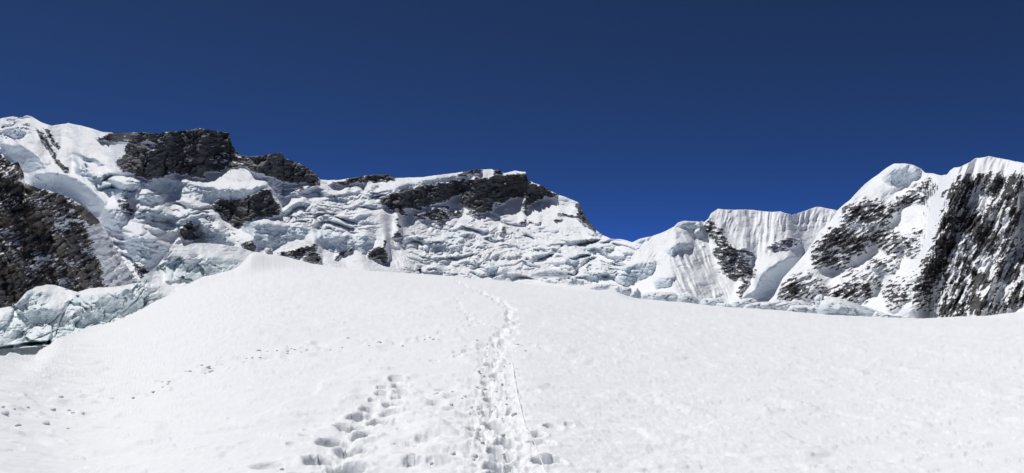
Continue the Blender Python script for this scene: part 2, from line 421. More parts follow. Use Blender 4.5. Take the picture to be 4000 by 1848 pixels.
def terraces(period, warp, wl, cliff, seed, lean=0.0):
    """broken steps: displacement (share of r) and how much of each spot is the riser"""
    ph = (-GY + lean * GX + warp * fbm(GX / wl, GY / (0.6 * wl), 3, seed) + 0.35 * warp * noise(GX / (0.3 * wl), GY / (0.2 * wl), seed + 5)) / period
    f = ph - np.floor(ph)
    edge = 0.07
    saw = np.where(f < 1 - cliff, f / (1 - cliff), 1 - (f - (1 - cliff)) / cliff) - 0.5
    riser = sstep(1 - cliff - edge, 1 - cliff + edge, f) * sstep(1.0, 1.0 - edge, f)
    crack = np.exp(-((f - (1 - cliff)) / 0.06) ** 2)
    return saw * cliff * period / FPX + 0.16 * crack * period / FPX, riser
ux = GX + 26 * fbm(GX / 120, GY / 120, 3, 31); uy = GY + 13 * fbm(GX / 90, GY / 70, 3, 37)
t1, q1 = terraces(46, 60, 170, 0.50, 41, 0.05); t2, q2 = terraces(21, 34, 80, 0.5, 47, -0.04); t3, q3 = terraces(11, 18, 40, 0.5, 53)
m1 = sstep(-0.25, 0.25, noise(GX / 95, GY / 34, 57)); m2 = sstep(-0.2, 0.3, noise(GX / 50, GY / 22, 59)); m3 = sstep(-0.1, 0.3, noise(GX / 30, GY / 16, 62))
t0, q0 = terraces(104, 120, 330, 0.42, 65, 0.08)
m0 = sstep(0.0, 0.35, noise(GX / 150, GY / 70, 66)); calm = sstep(-0.12, 0.22, fbm(GX / 150, GY / 70, 2, 68))
m1 = m1 * lerp(0.45, 1.0, calm); m2 = m2 * lerp(0.4, 1.15, calm); m3 = m3 * lerp(0.3, 1.3, calm)
step_ = np.clip(q0 * m0 + q1 * m1 + 0.8 * q2 * m2 * (1 - 0.6 * q1) + 0.4 * q3 * m3, 0, 1)
fall_d = 2.45 * (0.9 * t0 * m0 + t1 * m1 + 1.0 * t2 * m2 + 0.7 * t3 * m3)
gA = 2.5 + 0.5 * fbm(GX / 150, GY / 80, 3, 51)
gA = lerp(gA, 2.4, fallz)
gA = lerp(gA, 0.25 + 0.9 * (1 - rockA), sstep(0.1, 0.5, edges))
gA = lerp(gA, 0.06, np.clip(icliff * 1.2, 0, 1))
# a lit terrace above each ice cliff
above = np.clip(np.roll(icliff, -11, 0) - icliff, 0, 1) * (1 - sstep(0.2, 0.5, edges))
gA = gA + 2.0 * blur(above, 3)
gA = np.clip(gA, 0.02, 4.0)

exA = 0.014 * fbm(GX / 330, GY / 200, 2, 81) + 0.0040 * fbm(GX / 90, GY / 60, 4, 83)
rl, rq = terraces(19, 30, 120, 0.55, 92, 0.12); rl = rl * sstep(-0.15, 0.4, fbm(GX / 90, GY / 30, 2, 96)); rb, re_ = facets((GX + 0.25 * GY) / 40 + WX / 20, GY / 46 + WY / 20, 19, 0.7)
exA += sstep(0.2, 0.6, edges) * (1.9 * rl - 0.0062 * rb)
exA -= 0.0032 * sstep(0.2, 0.6, edges) * fbm((GX + 0.3 * GY) / 44, GY / 36, 5, 91, 0.6, True) + 0.0020 * blur(edges, 3)
exA -= 0.0022 * rockA
exA += fallz * fall_d
fh, fe = facets(ux / 30, uy / 17, 3, 0.9)
exA -= 0.0040 * fallz * fh
fh3, fe3 = facets(ux / 13, uy / 8, 17, 0.9)
exA -= 0.0020 * fallz * fh3 * calm + 0.0005 * (1 - rockA) * fbm(GX / 14, GY / 9, 3, 95, 0.6)
fh2, fe2 = facets(GX / 26 + 0.5 * WX / 7, GY / 18 + 0.5 * WY / 7, 5, 0.8)
exA -= 0.0016 * icliff * fh2 - 0.0022 * icliff * sstep(0.1, 0.0, fe2) * (fbm(GX / 60, GY / 60, 2, 7) > 0.05)
# ribs and spurs standing forward
for pts, w, a in ((c2((1340, 655), (1370, 760), (1400, 880), (1430, 1120)), 75, 0.013), (c2((880, 870), (900, 960), (1000, 1080)), 60, 0.030), (c2((1160, 930), (1200, 1010), (1260, 1120)), 60, 0.026),
                  (c2((1480, 690), (1500, 800), (1530, 920), (1560, 1100)), 45, 0.014),
                  (c4((930, 330), (910, 400), (830, 560), (760, 800), (720, 900)), 150, 0.03), (c4((1100, 330), (1180, 520), (1290, 700), (1380, 960)), 70, 0.022),
                  (c4((1740, 590), (1600, 690), (1480, 800), (1390, 940)), 60, 0.030), (c1((210, 102), (300, 300), (420, 520)), 70, 0.022),
                  (c1((280, 540), (500, 560), (640, 620), (830, 800), (930, 980)), 70, 0.030), (c1((1060, 720), (1500, 830), (1700, 920), (1890, 1090)), 90, 0.030),
                  (c3((1310, 150), (1440, 270), (1700, 380), (1830, 590)), 50, 0.018)):
    s = stroke(pts, w); exA -= a * s * s * (3 - 2 * s) * 0.8
# fluted snow
def flutes(mask_polys, fx, fy, wl, amp, seed, soft=8):
    m = Z()
    for p in mask_polys: fill(m, p, 1.0)
    m = blur(m, soft)
    s = (GX * fx + GY * fy) / wl + 0.45 * fbm(GX / 160, GY / 140, 2, seed)
    along = (GX * fy - GY * fx) / (wl * 7)
    n = fbm(s, along, 3, seed + 1, 0.45, True) * (0.65 + 0.7 * fbm(GX / 60, GY / 60, 2, seed + 7))
    return -amp * m * n
exA += flutes([c4((1150, 225), (1983, 180), (2150, 200), (2050, 420), (1750, 420), (1600, 560), (1400, 540), (1250, 380))], 1.0, 0.22, 27, 0.0085, 101)
exA += flutes([c4((900, 380), (1080, 440), (1180, 600), (1250, 800), (1350, 960), (820, 960), (760, 860), (840, 600))], 1.0, -0.42, 25, 0.0062, 111)
exA += flutes([c4((560, 500), (880, 370), (900, 470), (800, 600), (700, 660), (520, 650), (420, 560))], 1.0, 0.75, 20, 0.0046, 121)
exA += flutes([c2((1500, 760), (1570, 880), (1620, 1010), (1480, 1110), (1420, 1060), (1450, 860))], 1.0, -0.35, 15, 0.0042, 131, 4)
exA += flutes([c2((1280, 700), (1400, 660), (1440, 800), (1340, 920), (1300, 860))], 1.0, 0.1, 14, 0.0012, 141, 4)
exA += flutes([c2((880, 900), (1020, 1080), (900, 1060)), c2((1160, 950), (1270, 1110), (1040, 1080)), c2((1250, 1010), (1420, 1060), (1470, 1110), (1290, 1110))], 1.0, -0.4, 9, 0.0012, 151, 3)
exA += flutes([c3((1300, 470), (1680, 470), (1850, 640), (1300, 620)), c3((1000, 640), (1983, 700), (1983, 900), (1400, 860))], 1.0, 0.2, 12, 0.0008, 161, 6)

R0_A = [(-330, 640), (0, 620), (500, 600), (900, 620), (1400, 640), (1800, 690), (2300, 680), (2550, 610), (2750, 600), (2900, 660), (3200, 700), (3450, 720)]
iceattr = np.clip(icliff * 0.9 + 0.55 * fallz * step_, 0, 1) * (1 - rockA)
VA = relief(SKY_A, BOT_A, -330, 3450, 2.5, 300, R0_A, gA, exA, rockA, iceattr, xs_smooth=60, keep=130.0, crest_back=70, top_noise=1.2, seed=1)

def mask(polys):
    m = Z()
    for p in polys: fill(m, p, 1.0)
    return rough(blur(m, 1), 0.8)
PARTS_A = [
    ('ice_cliff', 'smooth blue grey ice wall below the broken icefall', mask(I_SLAB)),
    ('ice_cliff', 'long ice shelf edge above the dark triangular rock', mask(I_SHELF)),
    ('ice_cliff', 'rounded ice roll curving down beside the dark buttress', mask(I_ROLL)),
    ('ice_cliff', 'stepped ice walls high under the snow peak', mask(I_UPPER)),
    ('ice_cliff', 'crevassed ice walls low on the glacier', mask(I_LOWER)),
    ('ice_cliff', 'thin pale ice cornice above the central rock cliff', mask(I_CORNICE)),
    ('ice_cliff', 'pale blue ice tongue hanging between ridge and rocky mountain', mask(I_TONGUE)),
    ('ice_cliff', 'pale blue ice at the foot of the fluted ridge', mask(I_FOOT)),
    ('ice_cliff', 'rounded cornices along the low fluted ridge', mask(I_CAPS)),
    ('rock_face', 'broad dark summit rock with snowy ledges', mask(R_SUMMIT)),
    ('rock_face', 'smaller stepped rock summit behind the first', mask(R_SECOND)),
    ('rock_band', 'thin rock bands on the snowy skyline', mask(R_BANDS)),
    ('rock_face', 'bare dark triangular rock between ice shelves', mask(R_TRI)),
    ('rock_face', 'dark rock showing in a hole in the ice', mask(R_HOLE)),
    ('rock_face', 'dark rock knob at the edge of the snow hump', mask(R_KNOB)),
    ('rock_face', 'rubble showing through the left glacier', mask(R_SCREE)),
    ('rock_band', 'narrow dark couloir rocks under the snow peak', mask(R_COULOIR)),
    ('rock_face', 'banded grey cliff under the central summit', mask(R_CLIFF + R_CAPROCK)),
    ('rock_slab', 'sloping snow streaked slabs under the cliff', mask(R_SLABS)),
    ('rock_face', 'dark shaded rock edge dropping from the shoulder', mask(R_EDGE)),
    ('rock_band', 'small rocks poking from the snow slope', mask(R_SPECKS)),
    ('rock_face', 'broken rocks on the pointed snow spur', mask(R_SPUR)),
    ('rock_face', 'dark rocks on the first small snow pyramid', mask(R_PYR1)),
    ('rock_face', 'dark rocks on the second small snow pyramid', mask(R_PYR2)),
    ('rock_face', 'long broken rock rib beside the fluted ridge', mask(R_RIB)),
    ('rock_face', 'scattered rocks under the fluted wall', mask(R_PATCH)),
]
mt = build_parts(*VA, M_WALL, 'mountain', PARTS_A, 'snow_slope')
tag(mt, 'far mountain wall with icefall, dark summit rocks and fluted snow ridge', 'mountain', kind='structure')

# ================================================================== right mountain
set_window(2940, 4420, 580, 1320)
SKY_C = [(2960, 1250), (3000, 1180), (3024, 1154), (3059, 1085), (3118, 1022), (3150, 985), (3200, 905), (3245, 862), (3262, 838), (3271, 822), (3294, 801), (3323, 778), (3353, 745), (3382, 716),
    (3423, 686), (3470, 651), (3494, 639), (3535, 638), (3570, 645), (3600, 660), (3614, 675), (3641, 676), (3676, 685), (3700, 681), (3711, 666), (3729, 654),
    (3753, 651), (3788, 634), (3809, 618), (3841, 615), (3864, 610), (3900, 617), (3964, 629), (4000, 636), (4100, 660), (4250, 640), (4400, 690)]
BOT_C = [(2960, 1300), (4400, 1310)]
densC = Z()
def layC(v, *polys):
    for p in polys: fill(densC, c5(*p), v)
layC(0.46, ((60, 1030), (100, 940), (180, 860), (300, 850), (420, 1000), (500, 900), (760, 900), (640, 1060), (280, 1060)), ((350, 800), (500, 790), (700, 850), (640, 880), (420, 860)),
     ((640, 560), (760, 540), (860, 600), (1020, 640), (980, 760), (880, 740), (740, 700)), ((820, 380), (930, 330), (1110, 380), (1000, 400), (860, 410)))
layC(0.68, ((480, 470), (560, 400), (640, 380), (720, 375), (820, 420), (880, 440), (820, 500), (740, 540), (700, 530), (560, 540), (450, 510)),
     ((300, 820), (300, 700), (400, 560), (520, 560), (600, 580), (700, 600), (690, 680), (600, 750), (480, 800)), ((60, 1030), (110, 940), (180, 880), (200, 920), (150, 1000)))
layC(0.62, ((640, 800), (780, 770), (860, 740), (880, 770), (840, 850), (760, 860)), ((860, 620), (1040, 555), (1020, 640), (900, 660)), ((560, 940), (700, 900), (760, 920), (640, 1060), (520, 1000)))
layC(0.58, ((920, 290), (1040, 245), (1140, 260), (1110, 310), (1000, 370), (900, 395), (880, 380), (1000, 330)), ((800, 1120), (760, 1000), (830, 900), (1000, 830), (980, 950), (880, 1080), (860, 1130)))
layC(0.42, ((1170, 370), (1240, 225), (1500, 200), (1690, 190), (1705, 1060), (1480, 1145), (1250, 1165), (1100, 1140), (960, 1040), (1090, 690), (1140, 530)))
layC(0.74, ((1170, 370), (1240, 225), (1380, 228), (1420, 300), (1360, 330), (1310, 470), (1240, 560), (1280, 640), (1230, 760), (1180, 900), (1090, 960), (960, 1040), (1000, 860), (1090, 690), (1140, 530)),
     ((1440, 300), (1510, 215), (1690, 195), (1690, 330), (1660, 500), (1560, 500), (1540, 440), (1480, 340)), ((1300, 470), (1450, 420), (1520, 440), (1480, 520), (1430, 640), (1350, 600)),
     ((1380, 640), (1530, 560), (1660, 560), (1640, 700), (1560, 720), (1480, 780), (1400, 760)), ((1360, 860), (1500, 880), (1500, 980), (1480, 1140), (1250, 1165), (1360, 1040)), ((1100, 1130), (1220, 1040), (1320, 960), (1360, 1060), (1240, 1160)),
     ((1490, 780), (1600, 760), (1690, 620), (1700, 820), (1600, 860)), ((1220, 860), (1300, 720), (1340, 760), (1320, 900), (1200, 1000)))
layC(0.66, ((1540, 1060), (1600, 960), (1710, 900), (1710, 1060), (1600, 1110)), ((1640, 700), (1700, 640), (1700, 780), (1640, 800)), ((1700, 200), (2100, 220), (2300, 700), (2200, 1100), (1720, 1100), (1760, 700)),
     ((940, 1040), (1060, 1020), (1180, 930), (1150, 1080), (1020, 1110)))
for g_ in (((1400, 290), (1370, 360), (1330, 450), (1260, 540), (1250, 600)), ((1270, 730), (1200, 880), (1120, 1000), (1060, 1120)), ((1500, 760), (1520, 900), (1500, 1100)), ((1690, 340), (1670, 520), (1650, 720), (1590, 900), (1530, 1060)), ((1440, 300), (1470, 360), (1440, 420)),
           ((1110, 560), (1060, 680), (1000, 800), (900, 900), (760, 1080)), ((1340, 780), (1420, 830), (1480, 860)), ((700, 660), (690, 760), (620, 800), (480, 830), (330, 860))):
    densC *= 1 - 0.85 * np.clip(1.6 * stroke(c5(*g_), 16), 0, 1)
edC = rough(blur(densC, 8), 0.9)
ang = np.radians(np.interp(GX, [3000, 3600, 3700, 4400], [24, 26, 60, 62]))
ca, sa = np.cos(ang), np.sin(ang)
u = GX * ca - GY * sa; w = GX * sa + GY * ca
s1 = fbm((GX * 0.93 - GY * 0.37) / 30, (GX * 0.37 + GY * 0.93) / 9, 4, 211, 0.62)
s2 = fbm((GX * 0.42 - GY * 0.91) / 95, (GX * 0.91 + GY * 0.42) / 17, 5, 223, 0.62)
right = sstep(3600, 3700, GX)
sC = lerp(s1, 0.4 * s1 + 0.95 * s2, right)
rockC = sstep(0.42, 0.60, edC + 0.85 * (sC + 0.45 * fbm(GX / 90, GY / 70, 2, 265) + 0.5 * fbm(GX / 11, (GY + 0.3 * GX) / 6, 3, 261, 0.6)) * sstep(0.02, 0.3, edC) * (1.45 - 0.75 * edC))
gC = 2.1 + 0.4 * fbm(GX / 110, GY / 70, 3, 231)
gC = lerp(gC, 0.35 + 0.75 * (1 - rockC), sstep(0.05, 0.4, edC))
cap = Z(); fill(cap, c5((760, 230), (820, 160), (900, 140), (1000, 170), (1040, 200), (960, 250), (880, 280), (780, 275))); cap = rough(blur(cap, 2))
gC = lerp(gC, 0.12, cap); gC = np.clip(gC, 0.02, 3)
exC = 0.02 * fbm(GX / 260, GY / 260, 2, 241) + 0.007 * fbm(u / 120, w / 60, 4, 243)
exC -= 0.012 * right * fbm((GX * 0.42 - GY * 0.91) / 300, (GX * 0.91 + GY * 0.42) / 75, 3, 253, 0.5, True) + 0.004 * blur(edC, 3)
exC -= 0.0075 * sstep(0.05, 0.5, edC) * fbm(u / 70, w / 26, 5, 251, 0.6, True) + 0.0022 * rockC
exC -= 0.003 * cap * facets(GX / 22, GY / 26, 9)[0]
for pts, wd, a in ((c5((840, 135), (700, 420), (500, 620), (100, 1000)), 130, 0.02), (c5((1210, 190), (1150, 520), (1060, 760), (940, 1080)), 90, 0.05), (c5((1690, 180), (1640, 500), (1500, 900), (1400, 1160)), 90, 0.03)):
    s = stroke(pts, wd); exC -= a * s * s * (3 - 2 * s)
R0_C = [(2960, 330), (3300, 310), (3700, 270), (4000, 240), (4400, 230)]
VC = relief(SKY_C, BOT_C, 2962, 4400, 2.5, 260, R0_C, gC, exC, rockC, cap * 0.8, xs_smooth=60, keep=110.0, crest_back=60, top_noise=1.0, seed=5)
right_cliff = mask([c5((1170, 370), (1200, 250), (1240, 215), (1500, 195), (1720, 180), (2300, 240), (2300, 1150), (1480, 1180), (1250, 1180), (1100, 1140), (960, 1050), (1000, 860), (1090, 690), (1140, 530))])
left_rock = mask([c5((440, 510), (560, 395), (720, 370), (890, 440), (820, 510), (720, 560), (700, 680), (600, 780), (280, 840), (300, 700))])
mid_rock = mask([c5((640, 800), (780, 770), (900, 620), (1040, 555), (1020, 650), (900, 760), (840, 860), (760, 865))])
low_rock = mask([c5((40, 1040), (100, 930), (300, 850), (760, 890), (640, 1070), (280, 1070))])
foot_rock = mask([c5((800, 1125), (750, 1000), (830, 890), (1000, 830), (960, 1050), (880, 1130))])
mr = build_parts(*VC, M_RIGHT, 'mountain', [
    ('rock_face', 'tall dark cliff streaked with steep snow gullies', right_cliff), ('rock_face', 'dark slabby rock on the near shoulder', left_rock),
    ('rock_face', 'small broken rock island in the snow', mid_rock), ('rock_face', 'sparse rocks low on the slope', low_rock), ('rock_face', 'broken rocks at the cliff foot', foot_rock),
    ('ice_cliff', 'bulging snow and ice cap on the rounded top', cap)], 'snow_slope')
tag(mr, 'rocky snow streaked mountain with rounded snow caps beside the pale ice tongue', 'mountain', kind='structure')

# ================================================================== dark buttress, left
set_window(-330, 640, 540, 1310)
SKY_D = [(-330, 560), (-150, 585), (0, 604), (25, 617), (45, 637), (71, 632), (92, 672), (97, 712), (126, 728), (202, 748), (252, 763), (313, 798), (353, 829), (383, 854), (398, 884), (416, 905), (440, 945), (470, 1000), (510, 1062), (560, 1130), (620, 1190)]
BOT_D = [(-330, 1300), (430, 1260), (620, 1240)]
densD = Z()
fill(densD, [(-340, 500), (96, 560), (110, 700), (400, 840), (420, 900), (450, 1320), (-340, 1320)], 0.86)
fill(densD, c1((118, 590), (220, 560), (238, 640), (150, 630)), 0.02)
for p in (c1((190, 985), (270, 980), (280, 1010), (210, 1010)), c1((530, 820), (600, 870), (590, 900), (545, 870)), c6((250, 300), (330, 340), (340, 370), (290, 350)), c6((210, 340), (270, 370), (400, 480), (380, 510), (290, 450)), c6((440, 510), (520, 470), (530, 490), (460, 530)), c6((600, 90), (640, 110), (660, 200), (630, 190))):
    fill(densD, p, 0.25)
fill(densD, [(330, 879), (360, 882), (420, 850), (660, 1000), (660, 1320), (450, 1320), (418, 1117), (403, 1067), (378, 1001), (360, 935)], 0.0)
edD = rough(blur(densD, 3), 1.0)
sd = fbm((GX - 0.45 * GY) / 30, (GY + 0.45 * GX) / 8, 4, 311, 0.62)
rockD = sstep(0.42, 0.58, edD + 0.85 * (sd + 0.85 * fbm(GX / 110, GY / 70, 2, 317) + 0.4 * fbm(GX / 12, (GY + 0.4 * GX) / 5, 3, 315, 0.6)) * (1.45 - 0.80 * edD) * sstep(0.0, 0.3, edD))
fill_n = Z(); fill(fill_n, c1((650, 945), (700, 960), (790, 985), (815, 1010), (840, 1190), (740, 1190), (720, 1080))); snowy = rough(blur(fill_n, 2), 0.5)
gD = np.clip(0.55 + 0.95 * (1 - rockD) + 0.35 * fbm(GX / 80, GY / 50, 3, 321), 0.02, 3)
exD = -0.030 * stroke([(60, 700), (130, 800), (190, 900), (260, 1020), (330, 1150)], 110) ** 1.3 - 0.02 * stroke([(250, 765), (330, 860), (370, 980), (400, 1100)], 60) ** 1.3 + 0.010 * fbm((GX - 0.5 * GY) / 70, (GY + 0.5 * GX) / 200, 3, 351, 0.5, True) -0.008 * blur(edD, 4) + 0.012 * fbm(GX / 180, GY / 160, 2, 331) - 0.006 * fbm((GX - 0.4 * GY) / 90, (GY + 0.4 * GX) / 34, 5, 341, 0.6, True) - 0.002 * rockD
VD = relief(SKY_D, BOT_D, -330, 618, 2.5, 230, [(-330, 330), (0, 350), (250, 385), (430, 440), (620, 480)], gD, exD, rockD, Z(), xs_smooth=50, keep=50.0, crest_back=30, top_noise=3.0, seed=9)
md = build_parts(*VD, M_NEAR, 'mountain', [('snow_slope', 'bright snow apron falling beside the buttress', 1.0 - sstep(0.1, 0.4, blur(densD, 3)))], 'rock_face')
tag(md, 'dark rock buttress dusted with snow behind the near blue ice cliff', 'mountain', kind='structure')

# ================================================================== snow field
CREST = [(-700, 1450, 11), (-300, 1418, 11.5), (0, 1402, 12), (151, 1387, 13.5), (212, 1342, 17), (237, 1324, 18.5), (333, 1296, 23), (429, 1266, 29), (504, 1231, 37), (580, 1198, 47), (661, 1158, 62), (731, 1117, 78), (777, 1087, 88),
    (857, 1067, 98), (918, 1044, 106), (943, 1024, 112), (960, 1003, 118), (978, 988, 124), (1002, 987, 130), (1153, 1018, 160), (1304, 1040, 190), (1456, 1057, 215), (1632, 1070, 232), (1778, 1077, 235), (1915, 1092, 215),
    (1992, 1103, 200), (2075, 1114, 185), (2200, 1130, 170), (2350, 1139, 160), (2417, 1146, 155), (2472, 1166, 148), (2513, 1173, 145), (2629, 1180, 140), (2730, 1190, 135), (2856, 1200, 130), (3007, 1208, 125), (3206, 1226, 120),
    (3412, 1236, 115), (3588, 1243, 110), (3847, 1236, 110), (4000, 1222, 115), (4200, 1215, 120), (4700, 1210, 120)]
cr = np.array(CREST, float)
px_f = np.arange(-160, 4161, 3.8)
az_f = np.arctan2((px_f - CX), FPX / math.cos(PITCH) * 1.0 * (1 + 0 * px_f))     # bearing at the horizon row
az_rest = np.concatenate([np.linspace(az_f[-1], az_f[-1] + 0.25, 14)[1:], np.linspace(az_f[-1] + 0.25, az_f[0] + 2 * math.pi - 0.25, 60)[1:-1], np.linspace(az_f[0] + 2 * math.pi - 0.25, az_f[0] + 2 * math.pi, 14)[:-1]])
az = np.concatenate([az_f, az_rest])
azw = (az + math.pi) % (2 * math.pi) - math.pi

_p = np.arange(-900.0, 4901.0, 4.0)
def _sm(col, n):
    return blur(np.interp(_p, cr[:, 0], cr[:, col])[None, :], n, axis=1)[0]
_rc, _ys, _yk = _sm(2, 60), _sm(1, 2), _sm(1, 70)

def _tb(xs, ys, n=50): return blur(np.interp(_p, xs, ys)[None, :], n, axis=1)[0]
_floor = _tb([-800, 700, 900, 1100, 1700, 2000, 2400, 2600, 4400], [-7.1, -7.1, -6, -9, -14, -14, -16, -34, -40], 12)
_lip = _tb([-500, 200, 500, 900, 1100, 2000, 2500, 4300], [1.5, 1.5, 2, 3, 14, 14, 9, 12], 12)
_steep = _tb([-500, 300, 900, 1100, 1900, 2100, 2500, 4300], [0.75, 0.75, 0.5, 0.14, 0.10, 0.07, 0.22, 0.22], 12)
_expo = _tb([700, 1000, 1700, 2100], [1.3, 1.6, 1.6, 1.0], 60)
def crest_at(a):
    """crest distance, its height, the smooth height of the slope below it and the bearing in photo pixels"""
    p = CX + np.tan(np.clip(a, -1.15, 1.15)) * FPX / math.cos(PITCH)
    rc = np.interp(p, _p, _rc)
    zc = EYE[2] + ray(p, np.interp(p, _p, _ys))[2] * rc
    zk = EYE[2] + ray(p, np.interp(p, _p, _yk))[2] * rc
    side = sstep(1.0, 1.6, np.abs(a))
    return lerp(rc, 150.0, side), lerp(zc, -3.0, side), lerp(zk, -3.0, side), p

FOOT = []     # footprint hollows: x, y, rx, ry, depth, angle
def flat_point(px, py):
    bx, by, T = ray(px, py)
    r = EYE[2] / -T
    return float(bx * r), float(by * r), float(r)
def fc(x, y): return 900 + x * 0.5823, 1300 + y * 0.5823
rnd = random.Random(5)
LEFT_TRACK = [(1115, 308, 90), (1140, 345, 80), (1155, 380, 100), (1020, 365, 60), (1020, 400, 80), (1140, 415, 100), (965, 445, 60), (1085, 465, 110), (930, 500, 90), (1070, 520, 110), (870, 560, 130), (1000, 595, 120),
    (790, 645, 130), (900, 690, 140), (690, 745, 150), (820, 785, 165), (580, 870, 160), (790, 925, 210), (640, 980, 200), (480, 1010, 200)]
RIGHT_TRACK = [(1750, 180, 60), (1720, 300, 60), (1800, 340, 50), (1730, 370, 60), (1740, 430, 70), (1720, 500, 80), (1885, 495, 60), (1640, 610, 90), (1700, 645, 90), (1765, 580, 120), (1850, 610, 80), (1700, 700, 95),
    (1830, 705, 130), (1800, 860, 150), (1905, 835, 110), (1860, 930, 130), (1870, 285, 50), (1890, 392, 60), (1780, 250, 60), (1820, 400, 60), (1800, 480, 70), (1840, 780, 90), (1780, 760, 80), (1740, 960, 150)]
SIDE_PRINTS = [(2165, 570, 105), (2065, 635, 95), (2080, 690, 140), (2130, 795, 170), (2275, 545, 50)]
SHALLOW = [(240, 905, 160), (420, 770, 90), (500, 710, 70), (520, 660, 60), (600, 630, 60), (1220, 880, 110), (1310, 712, 110), (1210, 740, 80), (1010, 748, 70), (1450, 362, 120), (1400, 410, 70), (1480, 425, 90), (1390, 462, 110),
    (1500, 515, 120), (1260, 555, 50), (1220, 605, 50), (1610, 745, 40), (2490, 830, 60), (2410, 640, 30), (990, 835, 80), (1490, 640, 40), (1160, 632, 50), (1340, 880, 50), (1460, 830, 90), (950, 318, 50), (2040, 340, 70)]
for L, dep, ax in ((LEFT_TRACK, 0.24, 1.2), (RIGHT_TRACK, 0.20, 1.15), (SIDE_PRINTS, 0.20, 0.95), (SHALLOW, 0.05, 0.8)):
    for (a, b, wd) in L:
        x, y, r = flat_point(*fc(a, b))
        rx = (0.66 if L is RIGHT_TRACK else 0.60) * wd * 0.5823 * r / FPX
        FOOT.append((x, y, rx, rx * ax * rnd.uniform(0.85, 1.2), dep * rnd.uniform(0.75, 1.15) * min(1.3, rx / 0.085), rnd.uniform(-0.4, 0.4)))
def path_points(pts, spacing):
    g = [flat_point(*p)[:2] for p in pts]; out = []
    for (xa, ya), (xb, yb) in zip(g[:-1], g[1:]):
        n = max(1, int(math.hypot(xb - xa, yb - ya) / spacing))
        out += [(xa + (xb - xa) * k / n, ya + (yb - ya) * k / n) for k in range(n)]
    return out
MAIN_PATH = [(1945, 1330), (1962, 1300), (1985, 1265), (1990, 1235), (1996, 1200), (1985, 1175), (1940, 1152), (1900, 1128), (1872, 1115), (1820, 1098), (1785, 1084)]
OLD_PATH = [(1500, 1338), (1620, 1318), (1740, 1300), (1800, 1285), (1860, 1265), (1865, 1245), (1822, 1215), (1780, 1180), (1790, 1160), (1815, 1130)]
OLD_PATH2 = [(60, 1610), (300, 1545), (480, 1500), (700, 1455), (950, 1408), (1200, 1360), (1400, 1338), (1500, 1334), (1700, 1322), (1850, 1322), (2050, 1322), (2140, 1324)]
for (x, y) in path_points(MAIN_PATH, 0.34):
    r = math.hypot(x, y); s = 1 + r / 60
    FOOT.append((x + rnd.gauss(0, 0.11 * s), y + rnd.gauss(0, 0.1), rnd.uniform(0.09, 0.15) * s ** 0.5, rnd.uniform(0.12, 0.2) * s, rnd.uniform(0.07, 0.13) * s ** 0.5, rnd.uniform(-0.5, 0.5)))
for (x, y) in path_points(OLD_PATH, 0.6):
    r = math.hypot(x, y); s = 1 + r / 60
    FOOT.append((x + rnd.gauss(0, 0.10 * s), y + rnd.gauss(0, 0.1), rnd.uniform(0.07, 0.12) * s ** 0.5, rnd.uniform(0.09, 0.14) * s, rnd.uniform(0.04, 0.08) * s ** 0.5, 0))
for (x, y) in path_points([fc(1790, 30), fc(1690, 60), fc(1560, 110), fc(1490, 150), fc(1430, 180)], 0.28):
    FOOT.append((x + rnd.gauss(0, 0.12), y + rnd.gauss(0, 0.12), rnd.uniform(0.08, 0.13), rnd.uniform(0.09, 0.15), rnd.uniform(0.07, 0.12), 0))
TRENCH = path_points([fc(1830, 980), fc(1830, 850), fc(1790, 700), fc(1760, 580), fc(1760, 470), fc(1770, 360), fc(1780, 250), fc(1775, 150), fc(1790, 60), fc(1790, 30)], 0.12)

rows_t = 520
zone = [(13.4, 1.5)]
rc, zc, zk, pc = crest_at(azw)
# rows: evenly spaced in 1/r from 2 m to the crest, then on beyond it
near = 2.2
inv = 1 / near + (1 / rc - 1 / near)[None, :] * (np.linspace(0, 1, rows_t) ** 0.93)[:, None]
Rn = 1 / inv
beyond = rc[None, :] + ((3500.0) * (np.linspace(0, 1, 46)[1:, None] ** 3.2))
Rg = np.concatenate([np.zeros((1, len(az))) + 0.02, np.linspace(0.3, near, 6)[:-1, None] + 0 * rc[None, :], Rn, beyond], 0)
AZ = np.repeat(azw[None, :], len(Rg), 0)
Xg = np.sin(AZ) * Rg; Yg = np.cos(AZ) * Rg

def ground_base(x, y):
    r = np.hypot(x, y); a = np.arctan2(x, y)
    rc, zc, zk, p = crest_at(a)
    t = r / rc
    up = np.clip(t, 0, 1)
    z = zk * up ** np.interp(p, _p, _expo) + (zc - zk) * sstep(0.7, 1.0, t)
    over = np.maximum(r - rc, 0)
    floor, lip, steep = (np.interp(p, _p, tb) for tb in (_floor, _lip, _steep))
    drop = steep * (np.sqrt(over ** 2 + lip ** 2) - lip)
    dmax = np.maximum(zc - floor, 0.5)
    drop = dmax * (1 - np.exp(-(drop / dmax) * 1.15))
    return z - drop - 34 * sstep(100, 300, r) * sstep(1000, 850, p)

